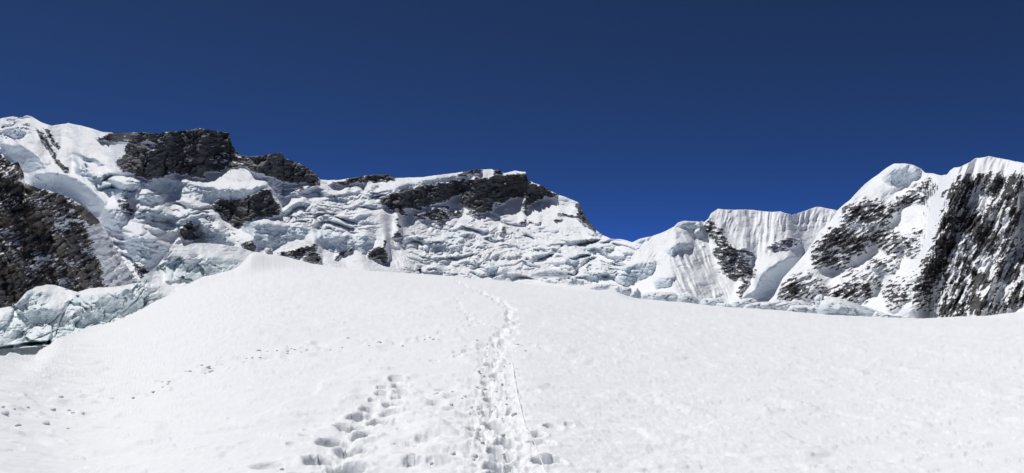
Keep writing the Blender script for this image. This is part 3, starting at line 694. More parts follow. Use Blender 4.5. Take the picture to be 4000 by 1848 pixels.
def ground_z(x, y, detail=True):
    z = ground_base(x, y)
    r = np.hypot(x, y)
    far = 1 + r / 25.0
    # soft drifts, wind crust and sun cups
    z = z + 0.10 * fbm(x / 9, y / 14, 3, 401) * sstep(2, 20, r) + 0.022 * fbm(x / 1.7, y / 1.1, 3, 411)
    z = z + 0.32 * fbm(x / 32, y / 40, 3, 405) * sstep(15, 70, r)
    if detail:
        z = z + 0.006 * fbm((x + 0.5 * y) / 0.9, (y - 0.35 * x) / 0.16, 3, 427, 0.6) * sstep(26, 8, r) + 0.02 * fbm((x + 0.4 * y) / 2.6, (y - 0.3 * x) / 0.7, 3, 429, 0.6) * sstep(8, 18, r) * sstep(90, 40, r)
        c = fbm(x / (0.36 * 1) + 0.3 * y, y / 0.30, 4, 421, 0.6)
        patch = np.clip(0.75 + 1.3 * fbm(x / 4.5, y / 6.5, 2, 423), 0.15, 1.9)
        z = z + 0.0085 * patch * c * sstep(60, 15, r) + 0.016 * sstep(0.30, 0.50, fbm(x / 0.55 + 0.4 * y, y / 0.33, 3, 425, 0.55)) * sstep(3, 7, r) * sstep(45, 20, r) + 0.0035 * noise(x / 0.07, y / 0.09, 431) * sstep(16, 6, r)
        z = z + 0.035 * fbm(x / 1.1, y / 2.6, 3, 441, 0.6) * sstep(10, 40, r)
        z = z + 0.03 * sstep(0.34, 0.55, fbm(x / 1.6, y / 2.4, 3, 451)) * sstep(70, 20, r) * sstep(4, 8, r)
    return z

Zg = ground_z(Xg, Yg)
ncf = len(px_f)
# hollows
rough_n = 0.24 * fbm(Xg / 0.17, Yg / 0.17, 3, 461, 0.5)
rough_f = 0.22 * fbm(Xg / 0.5, Yg / 0.7, 2, 471)
hol = np.zeros_like(Zg); rim = np.zeros_like(Zg); churn = np.zeros_like(Zg)
def window(x, y, reach):
    r = math.hypot(x, y); a = math.atan2(x, y)
    da = (reach / r) * 1.1
    c0 = np.searchsorted(az_f, a - da); c1_ = np.searchsorted(az_f, a + da) + 1
    if c1_ - c0 < 1: return None
    col = Rg[:, min(max((c0 + c1_) // 2, 0), ncf - 1)]
    r0_ = max(0, np.searchsorted(col, r - reach * 1.1) - 2); r1_ = np.searchsorted(col, r + reach * 1.1) + 2
    return slice(r0_, r1_), slice(max(c0, 0), min(c1_, ncf))
for (x, y, rx, ry, dep, an) in FOOT:
    reach = 2.2 * max(rx, ry)
    wdw = window(x, y, reach)
    if wdw is None: continue
    X, Y = Xg[wdw] - x, Yg[wdw] - y
    ca_, sa_ = math.cos(an), math.sin(an)
    d = np.hypot((X * ca_ + Y * sa_) / rx, (-X * sa_ + Y * ca_) / ry)
    nn = rough_n[wdw] if math.hypot(x, y) < 30 else rough_f[wdw]
    d = d + nn
    h = dep * sstep(1.12, 0.58, d)
    hol[wdw] = np.maximum(hol[wdw], h)
    rim[wdw] = np.maximum(rim[wdw], 0.07 * dep * np.exp(-((d - 1.3) / 0.25) ** 2) * (1 + 2.0 * nn))
for (x, y) in TRENCH:
    wdw = window(x, y, 0.5)
    if wdw is None: continue
    X, Y = Xg[wdw] - x, Yg[wdw] - y
    churn[wdw] = np.maximum(churn[wdw], np.exp(-(np.hypot(X, Y * 0.8) / 0.30) ** 2))
lump = fbm(Xg / 0.22, Yg / 0.26, 4, 481, 0.6)
lumpr = fbm(Xg / 0.13, Yg / 0.16, 3, 483, 0.6, True)
Zg = Zg - hol + rim * (hol < 0.01) + churn * (0.05 * lump + 0.02 * lumpr - 0.07)
jn = np.zeros_like(Zg)
for (x, y) in path_points([fc(690, 930), fc(790, 790), fc(850, 680), fc(940, 585), fc(1010, 500), fc(1080, 420), fc(1120, 330)], 0.1):
    wdw = window(x, y, 0.5)
    if wdw is None: continue
    jn[wdw] = np.maximum(jn[wdw], np.exp(-(np.hypot(Xg[wdw] - x, (Yg[wdw] - y) * 0.8) / 0.19) ** 2))
Zg += jn * (0.035 * lump - 0.04) * (hol < 0.05)
# trampled strip between the two tracks
strip = np.zeros_like(Zg)
for (x, y) in path_points([fc(1250, 980), fc(1300, 800), fc(1350, 650), fc(1430, 500), fc(1500, 400), fc(1600, 280)], 0.15):
    wdw = window(x, y, 1.0)
    if wdw is None: continue
    strip[wdw] = np.maximum(strip[wdw], np.exp(-((Xg[wdw] - x) ** 2 + (Yg[wdw] - y) ** 2) / 0.3))
Zg += strip * 0.035 * fbm(Xg / 0.5, Yg / 0.28, 4, 491, 0.6) * (hol < 0.02)
# the old trail: small clods and scrapes
for (x, y) in path_points(OLD_PATH2, 0.16):
    x += rnd.gauss(0, 0.28); y += rnd.gauss(0, 0.35)
    sgn = rnd.choice((-1, 1, 1)); rr = rnd.uniform(0.03, 0.08) * (1 + math.hypot(x, y) / 40)
    wdw = window(x, y, 3 * rr)
    if wdw is None: continue
    d2 = ((Xg[wdw] - x) ** 2 + ((Yg[wdw] - y) * 0.7) ** 2) / (rr * rr)
    Zg[wdw] += sgn * rr * 0.6 * np.exp(-d2 * (1 + 0.8 * rough_n[wdw]))

nr, nc = Rg.shape
idx = np.arange(nr * nc).reshape(nr, nc)
nxt = np.roll(idx, -1, axis=1)
quads = np.stack([idx[:-1], nxt[:-1], nxt[1:], idx[1:]], -1).reshape(-1, 4)
Vg = np.stack([Xg, Yg, Zg], -1).reshape(-1, 3)

def snow_material():
    m = bpy.data.materials.new('snow'); m.use_nodes = True
    t = m.node_tree; bs = t.nodes['Principled BSDF']; L = t.links.new
    bs.inputs['Base Color'].default_value = (0.885, 0.90, 0.915, 1)
    bs.inputs['Roughness'].default_value = 0.6; bs.inputs['Specular IOR Level'].default_value = 0.25
    tc = node(t, 'ShaderNodeTexCoord')
    a = node(t, 'ShaderNodeTexNoise'); a.inputs['Scale'].default_value = 28; a.inputs['Detail'].default_value = 8; a.inputs['Roughness'].default_value = 0.7
    mp = node(t, 'ShaderNodeMapping'); mp.inputs['Scale'].default_value = (1, 0.6, 1)
    L(tc.outputs['Object'], mp.inputs[0]); L(mp.outputs[0], a.inputs['Vector'])
    b = node(t, 'ShaderNodeTexNoise'); b.inputs['Scale'].default_value = 3.5; b.inputs['Detail'].default_value = 7; b.inputs['Roughness'].default_value = 0.62
    L(mp.outputs[0], b.inputs['Vector'])
    b1 = node(t, 'ShaderNodeBump'); b1.inputs['Strength'].default_value = 0.35; b1.inputs['Distance'].default_value = 0.012
    b2 = node(t, 'ShaderNodeBump'); b2.inputs['Strength'].default_value = 0.4; b2.inputs['Distance'].default_value = 0.05
    L(a.outputs[0], b1.inputs['Height']); L(b.outputs[0], b2.inputs['Height']); L(b2.outputs[0], b1.inputs['Normal']); L(b1.outputs[0], bs.inputs['Normal'])
    return m
M_SNOW = snow_material()
ground = grid_mesh('snow_ground', Vg, quads, {}, M_SNOW)
tag(ground, 'white snow field with deep footprints and a trail', 'snow', kind='structure')


def surface_z(x, y):
    """height of the finished snow surface, hollows included"""
    a, r = math.atan2(x, y), math.hypot(x, y)
    c = int(np.argmin(np.abs(azw - a))); rr = Rg[:, c]
    return float(np.interp(r, rr, Zg[:, c]))

# ================================================================== near ice cliff, left
set_window(-330, 1080, 930, 1410)
SKY_E = [(-330, 1190), (-150, 1215), (0, 1205), (45, 1195), (66, 1183), (106, 1137), (146, 1120), (187, 1111), (222, 1115), (272, 1132), (303, 1141), (353, 1125), (454, 1120), (535, 1105), (590, 1057), (620, 1032), (656, 984), (696, 971),
    (746, 953), (787, 949), (857, 953), (933, 966), (1000, 986), (1060, 1010)]
BOT_E = [(-330, 1400), (0, 1366), (190, 1350), (230, 1345), (333, 1320), (504, 1260), (661, 1190), (777, 1120), (918, 1075), (1060, 1060)]
snowE = Z()
for p in (c6((590, 590), (700, 530), (1060, 495), (1015, 552), (850, 572), (740, 592), (640, 606)), c6((1300, 250), (1480, 190), (2100, 230), (2100, 360), (1870, 338), (1740, 312), (1620, 296), (1450, 304), (1380, 280)),
          c6((1140, 590), (1330, 500), (1460, 512), (1310, 615), (1210, 590)), c6((1170, 440), (1240, 390), (1290, 470), (1270, 540), (1180, 530)), c6((240, 545), (370, 505), (600, 570), (500, 680), (330, 690), (400, 600)),
          c6((-600, 690), (0, 700), (90, 680), (60, 730), (0, 760), (-600, 760))):
    fill(snowE, p, 1.0)
snowE = rough(blur(snowE, 2), 0.5)
gE = 1.9 + 0.7 * fbm(GX / 70, GY / 45, 3, 511)
gE = np.clip(lerp(gE, 4.2, snowE), 0.05, 6)
ex1, ey1 = GX + 20 * fbm(GX / 60, GY / 60, 3, 521), GY + 16 * fbm(GX / 60, GY / 60, 3, 525)
h1, e1 = facets(ex1 / 84 + ey1 / 190, ey1 / 58, 11, 0.9); h2, e2 = facets(ex1 / 21, ey1 / 17 + ex1 / 60, 13, 0.9)
exE = 0.030 * fbm(GX / 190, GY / 150, 3, 531) + (1 - snowE) * (-0.019 * h1 - 0.0025 * h2 + 0.0025 * sstep(0.05, 0.0, e1) * (fbm(GX / 80, GY / 80, 2, 541) > 0.15))
exE += 0.004 * fbm(GX / 24, GY / 16, 4, 551) + 0.0015 * snowE * fbm(GX / 30, GY / 8, 3, 553)
for p in (((600, 610), (640, 650), (710, 690), (715, 720)), ((620, 670), (645, 750)), ((1130, 490), (1125, 580)), ((812, 715), (808, 772)), ((185, 680), (210, 715)), ((240, 960), (330, 920), (440, 872), (560, 872), (590, 850), (660, 862)),
          ((560, 880), (590, 825), (620, 790)), ((430, 940), (440, 880)), ((830, 585), (870, 612), (970, 622)), ((1110, 690), (1120, 630), (1160, 590)), ((330, 870), (420, 800), (470, 740)), ((0, 870), (60, 820), (100, 760)),
          ((720, 600), (715, 690)), ((560, 640), (480, 760), (440, 880)), ((760, 740), (780, 765)), ((1340, 480), (1350, 380), (1420, 330)), ((1620, 345), (1720, 415)), ((940, 740), (1060, 640), (1110, 560))):
    s_ = rough(stroke(c6(*p), 4.5), 0.4); exE += 0.011 * s_
# undercut along the foot
exE += 0.07 * stroke(c6((-500, 1060), (0, 1012), (110, 1000), (180, 985), (380, 968)), 9) ** 0.7
exE -= 0.02 * stroke(c6((110, 1000), (140, 985), (200, 985)), 14)
iceE = np.clip((1 - snowE) * (0.75 + 0.5 * fbm(GX / 90, GY / 60, 3, 561)), 0, 1)
R0_E = [(-330, 64), (0, 76), (190, 80), (500, 86), (700, 96), (900, 113), (1060, 132)]
VE = relief(SKY_E, BOT_E, -330, 1060, 2.2, 190, R0_E, gE, exE, Z(), iceE, xs_smooth=50, keep=120.0, crest_back=5, top_noise=1.5, seed=13)
hump = mask([c6((1300, 250), (1480, 190), (2100, 230), (2100, 360), (1870, 338), (1740, 312), (1620, 296), (1450, 304), (1380, 280))])
ledge = mask([c6((590, 590), (700, 530), (1060, 495), (1015, 552), (850, 572), (740, 592), (640, 606))])
bench = mask([c6((1140, 590), (1330, 500), (1460, 512), (1310, 615), (1210, 590))])
knoll = mask([c6((240, 545), (370, 505), (600, 570), (500, 680), (330, 690), (400, 600))])
ec = build_parts(*VE, M_ICE, 'ice_cliff', [('snow_cap', 'smooth white snow hump on top of the ice', hump), ('snow_cap', 'thin snow layer along the cliff edge', ledge),
    ('snow_cap', 'small snow bench under the hump', bench), ('snow_cap', 'wind scoured snow on the rounded knoll', knoll)], 'ice_face')
tag(ec, 'cracked pale blue ice cliff beyond the edge of the snow field, below the dark buttress', 'ice cliff')

# ================================================================== ice blocks along the far edge of the snow
def k5(*p): return crop(2400, 1050, 0.4658, p)
def z2(*p): return crop(1500, 1020, 0.3193, p)
rnb = random.Random(21)
BLOCKS = [
    (k5((0, 165), (20, 140), (60, 150), (140, 160), (145, 215), (130, 250), (90, 240), (30, 205)), 14, 0.7, 'low snow topped ice block at the start of the row of blocks'),
    (k5((125, 262), (135, 215), (190, 160), (215, 190), (230, 240), (228, 275), (170, 272)), 8, 0.8, 'pointed upright ice block beside the long flat topped block'),
    (k5((230, 275), (228, 215), (300, 198), (400, 193), (480, 196), (520, 215), (545, 245), (540, 290), (380, 285)), 10, 0.7, 'long flat topped grey blue ice block, largest before the fluted ridge'),
    (k5((530, 290), (540, 215), (600, 203), (650, 215), (700, 260), (722, 308), (610, 305)), 9, 0.75, 'split ice block with a dark vertical crack'),
    (k5((715, 308), (730, 268), (760, 248), (860, 248), (910, 275), (905, 318), (800, 316)), 12, 0.7, 'rounded ice block with a smooth domed top'),
    (k5((850, 322), (870, 288), (960, 292), (995, 330), (930, 336)), 6, 0.8, 'small low ice block in front of the domed one'),
    (k5((955, 334), (990, 290), (1080, 253), (1150, 248), (1195, 275), (1160, 330), (1080, 338)), 16, 0.6, 'sloping wedge of ice under the pale ice tongue'),
    (k5((1075, 345), (1120, 300), (1200, 283), (1370, 272), (1395, 295), (1335, 345), (1250, 350)), 9, 0.6, 'long slanted ice block with layered face'),
    (k5((1315, 350), (1350, 300), (1450, 278), (1540, 273), (1605, 300), (1570, 345), (1450, 358)), 12, 0.6, 'broad slanted ice block below the sparse rocks'),
    (k5((1450, 365), (1500, 313), (1600, 308), (1700, 325), (1745, 345), (1740, 385), (1600, 378)), 6, 0.6, 'low smooth snow covered block before the ice pillar'),
    (k5((1692, 350), (1685, 255), (1710, 223), (1745, 223), (1755, 260), (1782, 272), (1772, 340), (1745, 385), (1705, 380)), 10, 0.9, 'narrow upright ice pillar standing above the other blocks'),
    (k5((1750, 390), (1740, 340), (1780, 278), (1860, 260), (1960, 290), (2090, 340), (2185, 385), (2175, 410), (2000, 402), (1870, 392)), 9, 0.55, 'large whale backed snow mound with a layered face'),
    (k5((2165, 410), (2200, 363), (2260, 373), (2305, 392), (2240, 412)), 7, 0.7, 'small snow lump at the tail of the whale backed mound'),
    (k5((2215, 410), (2280, 384), (2380, 394), (2430, 412), (2300, 420)), 5, 0.7, 'flat last snow lump where the row fades into the slope'),
    (k5((1780, 300), (1800, 240), (1900, 253), (2090, 318), (2210, 362), (2150, 390), (1960, 340)), 22, 0.5, 'snow bank behind the whale backed mound'),
    (k5((1375, 300), (1400, 263), (1440, 268), (1450, 300)), 22, 0.8, 'small ice lump peeking over the slanted blocks'),
    (k5((1465, 300), (1510, 260), (1580, 268), (1655, 305), (1590, 320)), 24, 0.6, 'low ice ridge behind the broad slanted block'),
    (z2((1310, 232), (1350, 195), (1440, 163), (1470, 163), (1488, 235), (1400, 240)), 60, 0.7, 'lone wedge of ice in the hollow behind the trail'),
    (z2((1785, 195), (1800, 140), (1900, 108), (2060, 88), (2200, 128), (2260, 170), (2240, 215), (2100, 200), (1930, 205), (1850, 210)), 110, 0.5, 'long humped ice wall with dark overhang in the snowy hollow'),
    (c4((30, 815), (40, 785), (62, 758), (92, 758), (128, 800), (112, 822), (60, 824)), 60, 0.8, 'white rounded snow block beside the dark ice gap'),
    (c4((125, 822), (138, 780), (162, 785), (160, 822)), 62, 0.8, 'small blue ice lump next to the white rounded block'),
    (c4((205, 850), (240, 810), (375, 812), (345, 855), (260, 862)), 40, 0.7, 'low ice slab lying before the row of blocks'),
]
def ice_block(outline, dist_past, fat, label):
    p = np.array(outline, float)
    cxp, cyp = 0.5 * (p[:, 0].min() + p[:, 0].max()), 0.5 * (p[:, 1].min() + p[:, 1].max())
    a = math.atan2((cxp - CX) * math.cos(PITCH), FPX)
    dist = float(crest_at(np.array(a))[0]) + dist_past
    mpp = dist / FPX
    # outline resampled to even steps, in metres around the centre
    q = np.vstack([p, p[:1]]); L = np.concatenate([[0], np.cumsum(np.hypot(*np.diff(q, axis=0).T))])
    n, rings = 56, 12
    t = np.linspace(0, L[-1], n, endpoint=False)
    ox = (np.interp(t, L, q[:, 0]) - cxp) * mpp; oz = -(np.interp(t, L, q[:, 1]) - cyp) * mpp
    D = fat * min(ox.max() - ox.min(), 2.2 * (oz.max() - oz.min())) * 0.5
    sd = rnb.randint(0, 200)
    rho = np.linspace(0, 1, rings + 1)[1:]
    V = []
    def pt(rr, sgn):
        x, z = ox * rr, oz * rr
        d = D * (1 - rr ** 3.0) ** 0.6
        h, e = facets(x / (1.4) + 50, z / 0.9 + 50, sd % 40, 0.8)
        nn = 0.62 * h + 0.10 * fbm(x / 0.7, z / 0.35, 3, sd) - 0.35 * sstep(0.10, 0.0, e)
        y = sgn * (d + nn * min(1.0, D) * (1 - rr ** 4))
        jx = 0.06 * fbm(x / 0.8 + 3, z / 0.8, 3, sd + 5) * rr; jz = 0.06 * fbm(x / 0.8, z / 0.8 + 8, 3, sd + 9) * rr
        top = np.clip(z / (oz.max() + 1e-6), 0, 1)
        y = y + 0.5 * D * top * 1.0         # the tops lean back
        return np.stack([x + jx, y, z + jz], -1)
    for sgn in (-1, 1):
        for rr in (rho if sgn < 0 else rho[:-1][::-1]):
            V.append(pt(rr, sgn))
    V = np.concatenate(V + [np.array([[0, -D, 0], [0, D, 0]])])
    me = bpy.data.meshes.new('ice_block')
    m = len(V) // n
    faces = []
    for k in range(m - 1):
        for j in range(n):
            j2 = (j + 1) % n
            faces.append((k * n + j, k * n + j2, (k + 1) * n + j2, (k + 1) * n + j))
    for j in range(n):
        j2 = (j + 1) % n
        faces.append((m * n, j2, j)); faces.append((m * n + 1, (m - 1) * n + j, (m - 1) * n + j2))
    me.from_pydata(V.tolist(), [], faces)
    bm = bmesh.new(); bm.from_mesh(me); bmesh.ops.recalc_face_normals(bm, faces=bm.faces); bm.to_mesh(me); bm.free()
    me.polygons.foreach_set('use_smooth', np.ones(len(me.polygons), bool))
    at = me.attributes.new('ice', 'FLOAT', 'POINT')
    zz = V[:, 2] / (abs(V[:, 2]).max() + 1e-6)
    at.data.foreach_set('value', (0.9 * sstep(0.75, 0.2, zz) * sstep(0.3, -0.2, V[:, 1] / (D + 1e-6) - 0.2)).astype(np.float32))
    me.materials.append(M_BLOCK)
    o = link(bpy.data.objects.new('ice_block', me))
    bx, by, T = ray(cxp, cyp)
    o.location = (float(bx * dist), float(by * dist), float(EYE[2] + T * dist))
    o.rotation_euler = (0, 0, -a)
    return tag(o, label, 'ice block', 'ice blocks along the far edge of the snow')
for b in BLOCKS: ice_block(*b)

# ================================================================== climber
def simple_material(name, col, rough_=0.7):
    m = bpy.data.materials.new(name); m.use_nodes = True
    t = m.node_tree; bs = t.nodes['Principled BSDF']
    nz = node(t, 'ShaderNodeTexNoise'); nz.inputs['Scale'].default_value = 14; nz.inputs['Detail'].default_value = 4
    mx = node(t, 'ShaderNodeMix', data_type='RGBA')
    mx.inputs[6].default_value = (*[c * 0.75 for c in col], 1); mx.inputs[7].default_value = (*[min(1, c * 1.25) for c in col], 1)
    t.links.new(nz.outputs[0], mx.inputs[0]); t.links.new(mx.outputs[2], bs.inputs['Base Color'])
    bs.inputs['Roughness'].default_value = rough_
    return m
M_SUIT = simple_material('dark_clothing', (0.012, 0.012, 0.022)); M_PACK = simple_material('pack_fabric', (0.014, 0.014, 0.04)); M_SKIN = simple_material('skin', (0.35, 0.2, 0.13)); M_POLE = simple_material('pole_metal', (0.05, 0.05, 0.06), 0.4)
M_ROPE = simple_material('rope_fibre', (0.86, 0.86, 0.85), 0.8)

def skin_body(name, joints, edges, radii, material, parent, root=0, sub=2):
    me = bpy.data.meshes.new(name); me.from_pydata(joints, edges, [])
    o = link(bpy.data.objects.new(name, me), parent)
    bm = bmesh.new(); bm.from_mesh(me); bm.verts.layers.skin.verify(); bm.to_mesh(me); bm.free()
    for i, r in enumerate(radii):
        sv = me.skin_vertices[0].data[i]; sv.radius = (r, r) if not isinstance(r, tuple) else r; sv.use_root = (i == root)
    md_ = o.modifiers.new('skin', 'SKIN'); md_.use_smooth_shade = True
    sb = o.modifiers.new('sub', 'SUBSURF'); sb.levels = sub; sb.render_levels = sub
    me.materials.append(material)
    return o

def climber():
    r = 204.0
    bx, by, T = ray(1640, 1070)
    x, y = float(bx * r), float(by * r)
    root = link(bpy.data.objects.new('person', None)); root.location = (x, y, surface_z(x, y) - 0.01); root.rotation_euler = (0, 0, math.radians(-14)); root.scale = (1.22, 1.1, 0.86)
    tag(root, 'climber in dark clothing with a backpack, bent forward on the snow crest', 'person')
    # +x is the walking direction; knees bent, trunk leaning forward
    J = [(0, 0, 0.88), (0.10, 0, 1.08), (0.22, 0, 1.28), (0.30, 0, 1.40), (0.36, 0, 1.50), (0.40, 0, 1.60),          # pelvis, waist, chest, neck base, neck, head
         (0.02, 0.11, 0.84), (0.20, 0.12, 0.50), (0.10, 0.12, 0.10), (0.26, 0.13, 0.05),                               # front leg
         (-0.02, -0.11, 0.84), (0.02, -0.12, 0.46), (-0.36, -0.12, 0.12), (-0.20, -0.13, 0.05),                        # back leg
         (0.24, 0.20, 1.33), (0.26, 0.28, 1.06), (0.48, 0.24, 0.98), (0.24, -0.20, 1.33), (0.18, -0.29, 1.06), (0.38, -0.26, 0.92)]
    E = [(0, 1), (1, 2), (2, 3), (3, 4), (4, 5), (0, 6), (6, 7), (7, 8), (8, 9), (0, 10), (10, 11), (11, 12), (12, 13), (2, 14), (14, 15), (15, 16), (2, 17), (17, 18), (18, 19)]
    Rr = [0.22, 0.21, 0.23, 0.13, 0.08, 0.135, 0.15, 0.12, 0.10, 0.07, 0.15, 0.12, 0.10, 0.07, 0.11, 0.085, 0.06, 0.11, 0.085, 0.06]
    skin_body('body', J, E, Rr, M_SUIT, root)
    # face and hood
    fm = bpy.data.meshes.new('face'); bm = bmesh.new(); bmesh.ops.create_uvsphere(bm, u_segments=16, v_segments=12, radius=0.085)
    for v in bm.verts:
        v.co.x *= 0.9
        if v.co.x > 0.06 and abs(v.co.y) < 0.025 and -0.03 < v.co.z < 0.03: v.co.x += 0.022     # nose
        if v.co.x > 0.05 and -0.06 < v.co.z < -0.035: v.co.x -= 0.006                            # mouth
        v.co += Vector((0.455, 0, 1.585))
    bm.to_mesh(fm); bm.free(); fm.materials.append(M_SKIN); link(bpy.data.objects.new('face', fm), root)
    # pack: rounded upright sack on the back with a lid
    def sack(name, size, loc, lean):
        me = bpy.data.meshes.new(name); bm = bmesh.new(); bmesh.ops.create_cube(bm, size=1)
        bmesh.ops.subdivide_edges(bm, edges=bm.edges[:], cuts=4, use_grid_fill=True)
        for v in bm.verts:
            c = v.co.copy(); k = 1 - 0.18 * (abs(2 * c.x) ** 3 + abs(2 * c.y) ** 3 + abs(2 * c.z) ** 3) / 3 * 1.6
            v.co = Vector((c.x * size[0] * k, c.y * size[1] * k, c.z * size[2] * k)) + 0.01 * Vector((math.sin(19 * c.z), math.sin(17 * c.x), math.sin(13 * c.y)))
        bmesh.ops.transform(bm, matrix=Matrix.Translation(loc) @ Matrix.Rotation(lean, 4, 'Y'), verts=bm.verts)
        for f in bm.faces: f.smooth = True
        bm.to_mesh(me); bm.free(); me.materials.append(M_PACK); return me
    pk = link(bpy.data.objects.new('backpack', sack('backpack', (0.62, 0.56, 0.95), (-0.18, 0, 1.32), 0.5)), root)
    link(bpy.data.objects.new('pack_lid', sack('pack_lid', (0.50, 0.46, 0.22), (0.09, 0, 1.76), 0.5)), pk)
    for (hx, hy, hz, fx_, fy_) in ((0.49, 0.24, 0.98, 0.62, 0.26), (0.39, -0.26, 0.92, 0.30, -0.40)):
        hand = [(hx, hy, hz), (hx + 0.05, hy, hz - 0.01)] + [(hx + 0.085, hy + dy, hz - 0.035 - 0.004 * k) for k, dy in enumerate((-0.03, -0.01, 0.01, 0.03))] + [(hx + 0.03, hy - 0.045, hz + 0.02)]
        skin_body('glove', hand, [(0, 1), (1, 2), (1, 3), (1, 4), (1, 5), (0, 6)], [0.035, 0.038, 0.011, 0.011, 0.011, 0.010, 0.012], M_SUIT, root, 0, 1)
        me = bpy.data.meshes.new('trekking_pole'); bm = bmesh.new()
        a_, b_ = Vector((hx + 0.06, hy, hz + 0.10)), Vector((fx_ + 0.1, fy_, 0.0))
        bmesh.ops.create_cone(bm, cap_ends=True, segments=8, radius1=0.008, radius2=0.012, depth=(a_ - b_).length, matrix=Matrix.Translation((a_ + b_) / 2) @ (a_ - b_).to_track_quat('Z', 'Y').to_matrix().to_4x4())
        bmesh.ops.create_cone(bm, cap_ends=True, segments=10, radius1=0.045, radius2=0.03, depth=0.012, matrix=Matrix.Translation(b_ + (a_ - b_) * 0.08))
        bm.to_mesh(me); bm.free(); me.materials.append(M_POLE); link(bpy.data.objects.new('trekking_pole', me), root)
climber()

# ================================================================== rope beside the trail
def rope():
    pts = [fc(*p) for p in ((1885, 150), (1897, 185), (1903, 230), (1906, 270), (1918, 330), (1928, 390), (1942, 450), (1958, 515), (1975, 570), (2005, 630), (2030, 680), (2052, 720), (2078, 785), (2105, 850), (2140, 941), (2165, 1010), (2190, 1090))]
    g = [flat_point(*p)[:2] for p in pts]
    P = []
    for k in range(len(g) - 1):
        for j in range(6):
            t = j / 6; x, y = g[k][0] * (1 - t) + g[k + 1][0] * t, g[k][1] * (1 - t) + g[k + 1][1] * t
            P.append((x, y))
    P.append(g[-1])
    zs = np.array([max(float(ground_z(np.array(x), np.array(y))), surface_z(x, y)) for x, y in P])
    zs = np.maximum(blur(zs[None, :], 3, axis=1)[0], zs - 0.004) + 0.004
    me = bpy.data.meshes.new('rope'); V, F, n, rad = [], [], 8, 0.0065
    for k, (x, y) in enumerate(P):
        x2, y2 = P[min(k + 1, len(P) - 1)]; x1, y1 = P[max(k - 1, 0)]
        d = Vector((x2 - x1, y2 - y1, 0)).normalized(); s = Vector((d.y, -d.x, 0))
        for j in range(n):
            an = 2 * math.pi * j / n + 0.5 * k
            V.append((x + s.x * rad * math.cos(an), y + s.y * rad * math.cos(an), zs[k] + rad * math.sin(an)))
    for k in range(len(P) - 1):
        for j in range(n): F.append((k * n + j, k * n + (j + 1) % n, (k + 1) * n + (j + 1) % n, (k + 1) * n + j))
    F.append(tuple(range(n))[::-1]); F.append(tuple(range((len(P) - 1) * n, len(P) * n)))
    me.from_pydata(V, [], F); me.polygons.foreach_set('use_smooth', np.ones(len(F), bool)); me.materials.append(M_ROPE)
    tag(link(bpy.data.objects.new('rope', me)), 'thin white fixed rope lying on the snow beside the main trail', 'rope')
rope()

# ================================================================== lumps of snow lying on the surface
CLOD_MESHES = []
for v in range(6):
    me = bpy.data.meshes.new('snow_clod'); bm = bmesh.new(); bmesh.ops.create_icosphere(bm, subdivisions=2, radius=1.0)
    pos = np.array([q.co[:] for q in bm.verts])
    dsp = 1 + 0.35 * noise(pos[:, 0] * 1.3 + 9 * v, pos[:, 1] * 1.3 + pos[:, 2] * 1.1, 600 + v) + 0.12 * noise(pos[:, 0] * 3.3, pos[:, 1] * 3.1 + pos[:, 2] * 2.7, 620 + v)
    for q, k in zip(bm.verts, dsp): q.co = Vector((q.co.x * k * 1.15, q.co.y * k * 0.9, q.co.z * k * 0.62))
    bm.to_mesh(me); bm.free(); me.materials.append(M_SNOW)
    me.polygons.foreach_set('use_smooth', np.ones(len(me.polygons), bool)); CLOD_MESHES.append(me)
rc_ = random.Random(33)
def clod(x, y, size, label, group):
    o = bpy.data.objects.new('snow_clod', rc_.choice(CLOD_MESHES))
    size *= 0.72; o.location = (x, y, surface_z(x, y) + size * 0.05); o.rotation_euler = (rc_.uniform(-0.3, 0.3), rc_.uniform(-0.3, 0.3), rc_.uniform(0, 6.28)); o.scale = (size, size, size)
    return tag(link(o), label, 'snow clod', group)
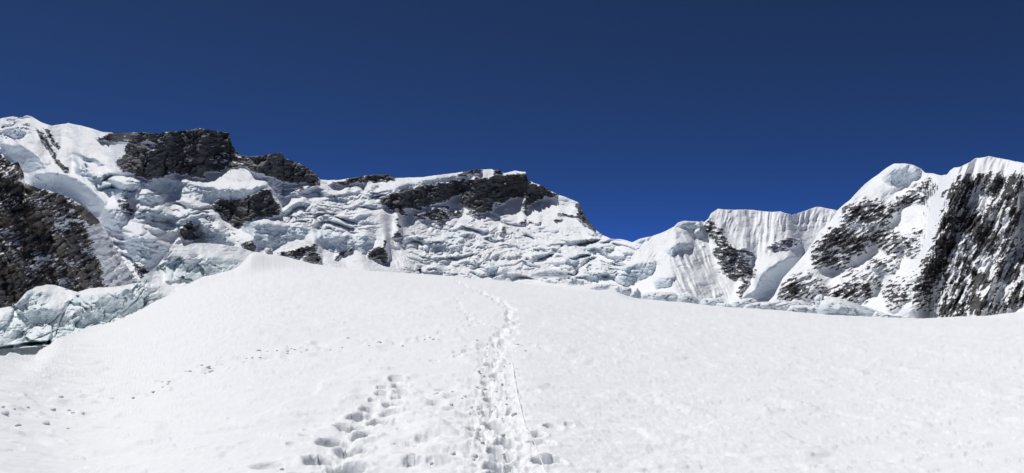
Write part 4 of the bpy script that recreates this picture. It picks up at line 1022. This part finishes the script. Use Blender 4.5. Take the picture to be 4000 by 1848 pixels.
for (px_, py_, wpx, lab) in ((70, 1690, 26, 'largest snow clod lying alone near the left edge of the snow'), (180, 1645, 36, 'flattened snow clod just above the lone clod'), (15, 1662, 40, 'broken snow lump cut by the left edge of the picture'), (285, 1575, 20, 'snow clod leading the scattered line at the left'),
                             (265, 1645, 16, 'snow clod at the near end of the old trail'), (1040, 1838, 40, 'snow lump beside the shallow print at the bottom')):
    x, y, r = flat_point(px_, py_); clod(x, y, 0.5 * wpx * r / FPX, lab, 'snow clods near the left edge')
for (a_, b_, wd) in ((1490, 380, 26), (1385, 400, 36), (1430, 415, 40), (1620, 470, 50), (1575, 415, 30), (1550, 440, 36), (1480, 485, 44), (1600, 520, 36), (1440, 520, 30), (1660, 470, 26), (1090, 750, 40), (1310, 850, 30), (1115, 650, 30), (1610, 745, 24),
                     (1530, 265, 12), (1565, 240, 10), (1350, 885, 40), (300, 905, 60), (340, 925, 40), (1235, 740, 44), (1190, 745, 40), (1010, 250, 14), (1660, 340, 34), (1695, 330, 30), (1655, 360, 24)):
    x, y, r = flat_point(*fc(a_, b_)); clod(x, y, 0.5 * wd * 0.5823 * r / FPX, 'snow clod kicked up on the trampled strip between the footprint tracks', 'snow clods between the tracks')
pp = path_points(OLD_PATH2, 0.5)
for k in range(60):
    x, y = pp[rc_.randrange(len(pp))]; r = math.hypot(x, y)
    clod(x + rc_.gauss(0, 0.3), y + rc_.gauss(0, 0.4), rc_.uniform(0.018, 0.045) * (1 + r / 40), 'small snow clod at the near left stretch of the faint old trail' if r < 9.5 else ('small snow clod midway along the faint old trail, left of the footprint tracks' if r < 13.5 else 'tiny snow clod where the faint old trail nears the main trail'), 'small clods along the old trail')
tp = path_points([fc(1830, 980), fc(1830, 850), fc(1790, 700), fc(1760, 580), fc(1760, 470), fc(1770, 360), fc(1780, 250), fc(1775, 150), fc(1790, 30)], 0.1)
for k in range(70):
    x, y = tp[rc_.randrange(len(tp))]
    clod(x + rc_.gauss(0, 0.18), y + rc_.gauss(0, 0.1), rc_.uniform(0.015, 0.05), 'loose snow clod in the nearest stretch of the churned main trail' if y < 7.5 else ('loose snow clod in the churned main trail alongside the rope' if y < 12 else 'loose snow clod in the main trail beyond the end of the rope'), 'loose clods in the main trail')
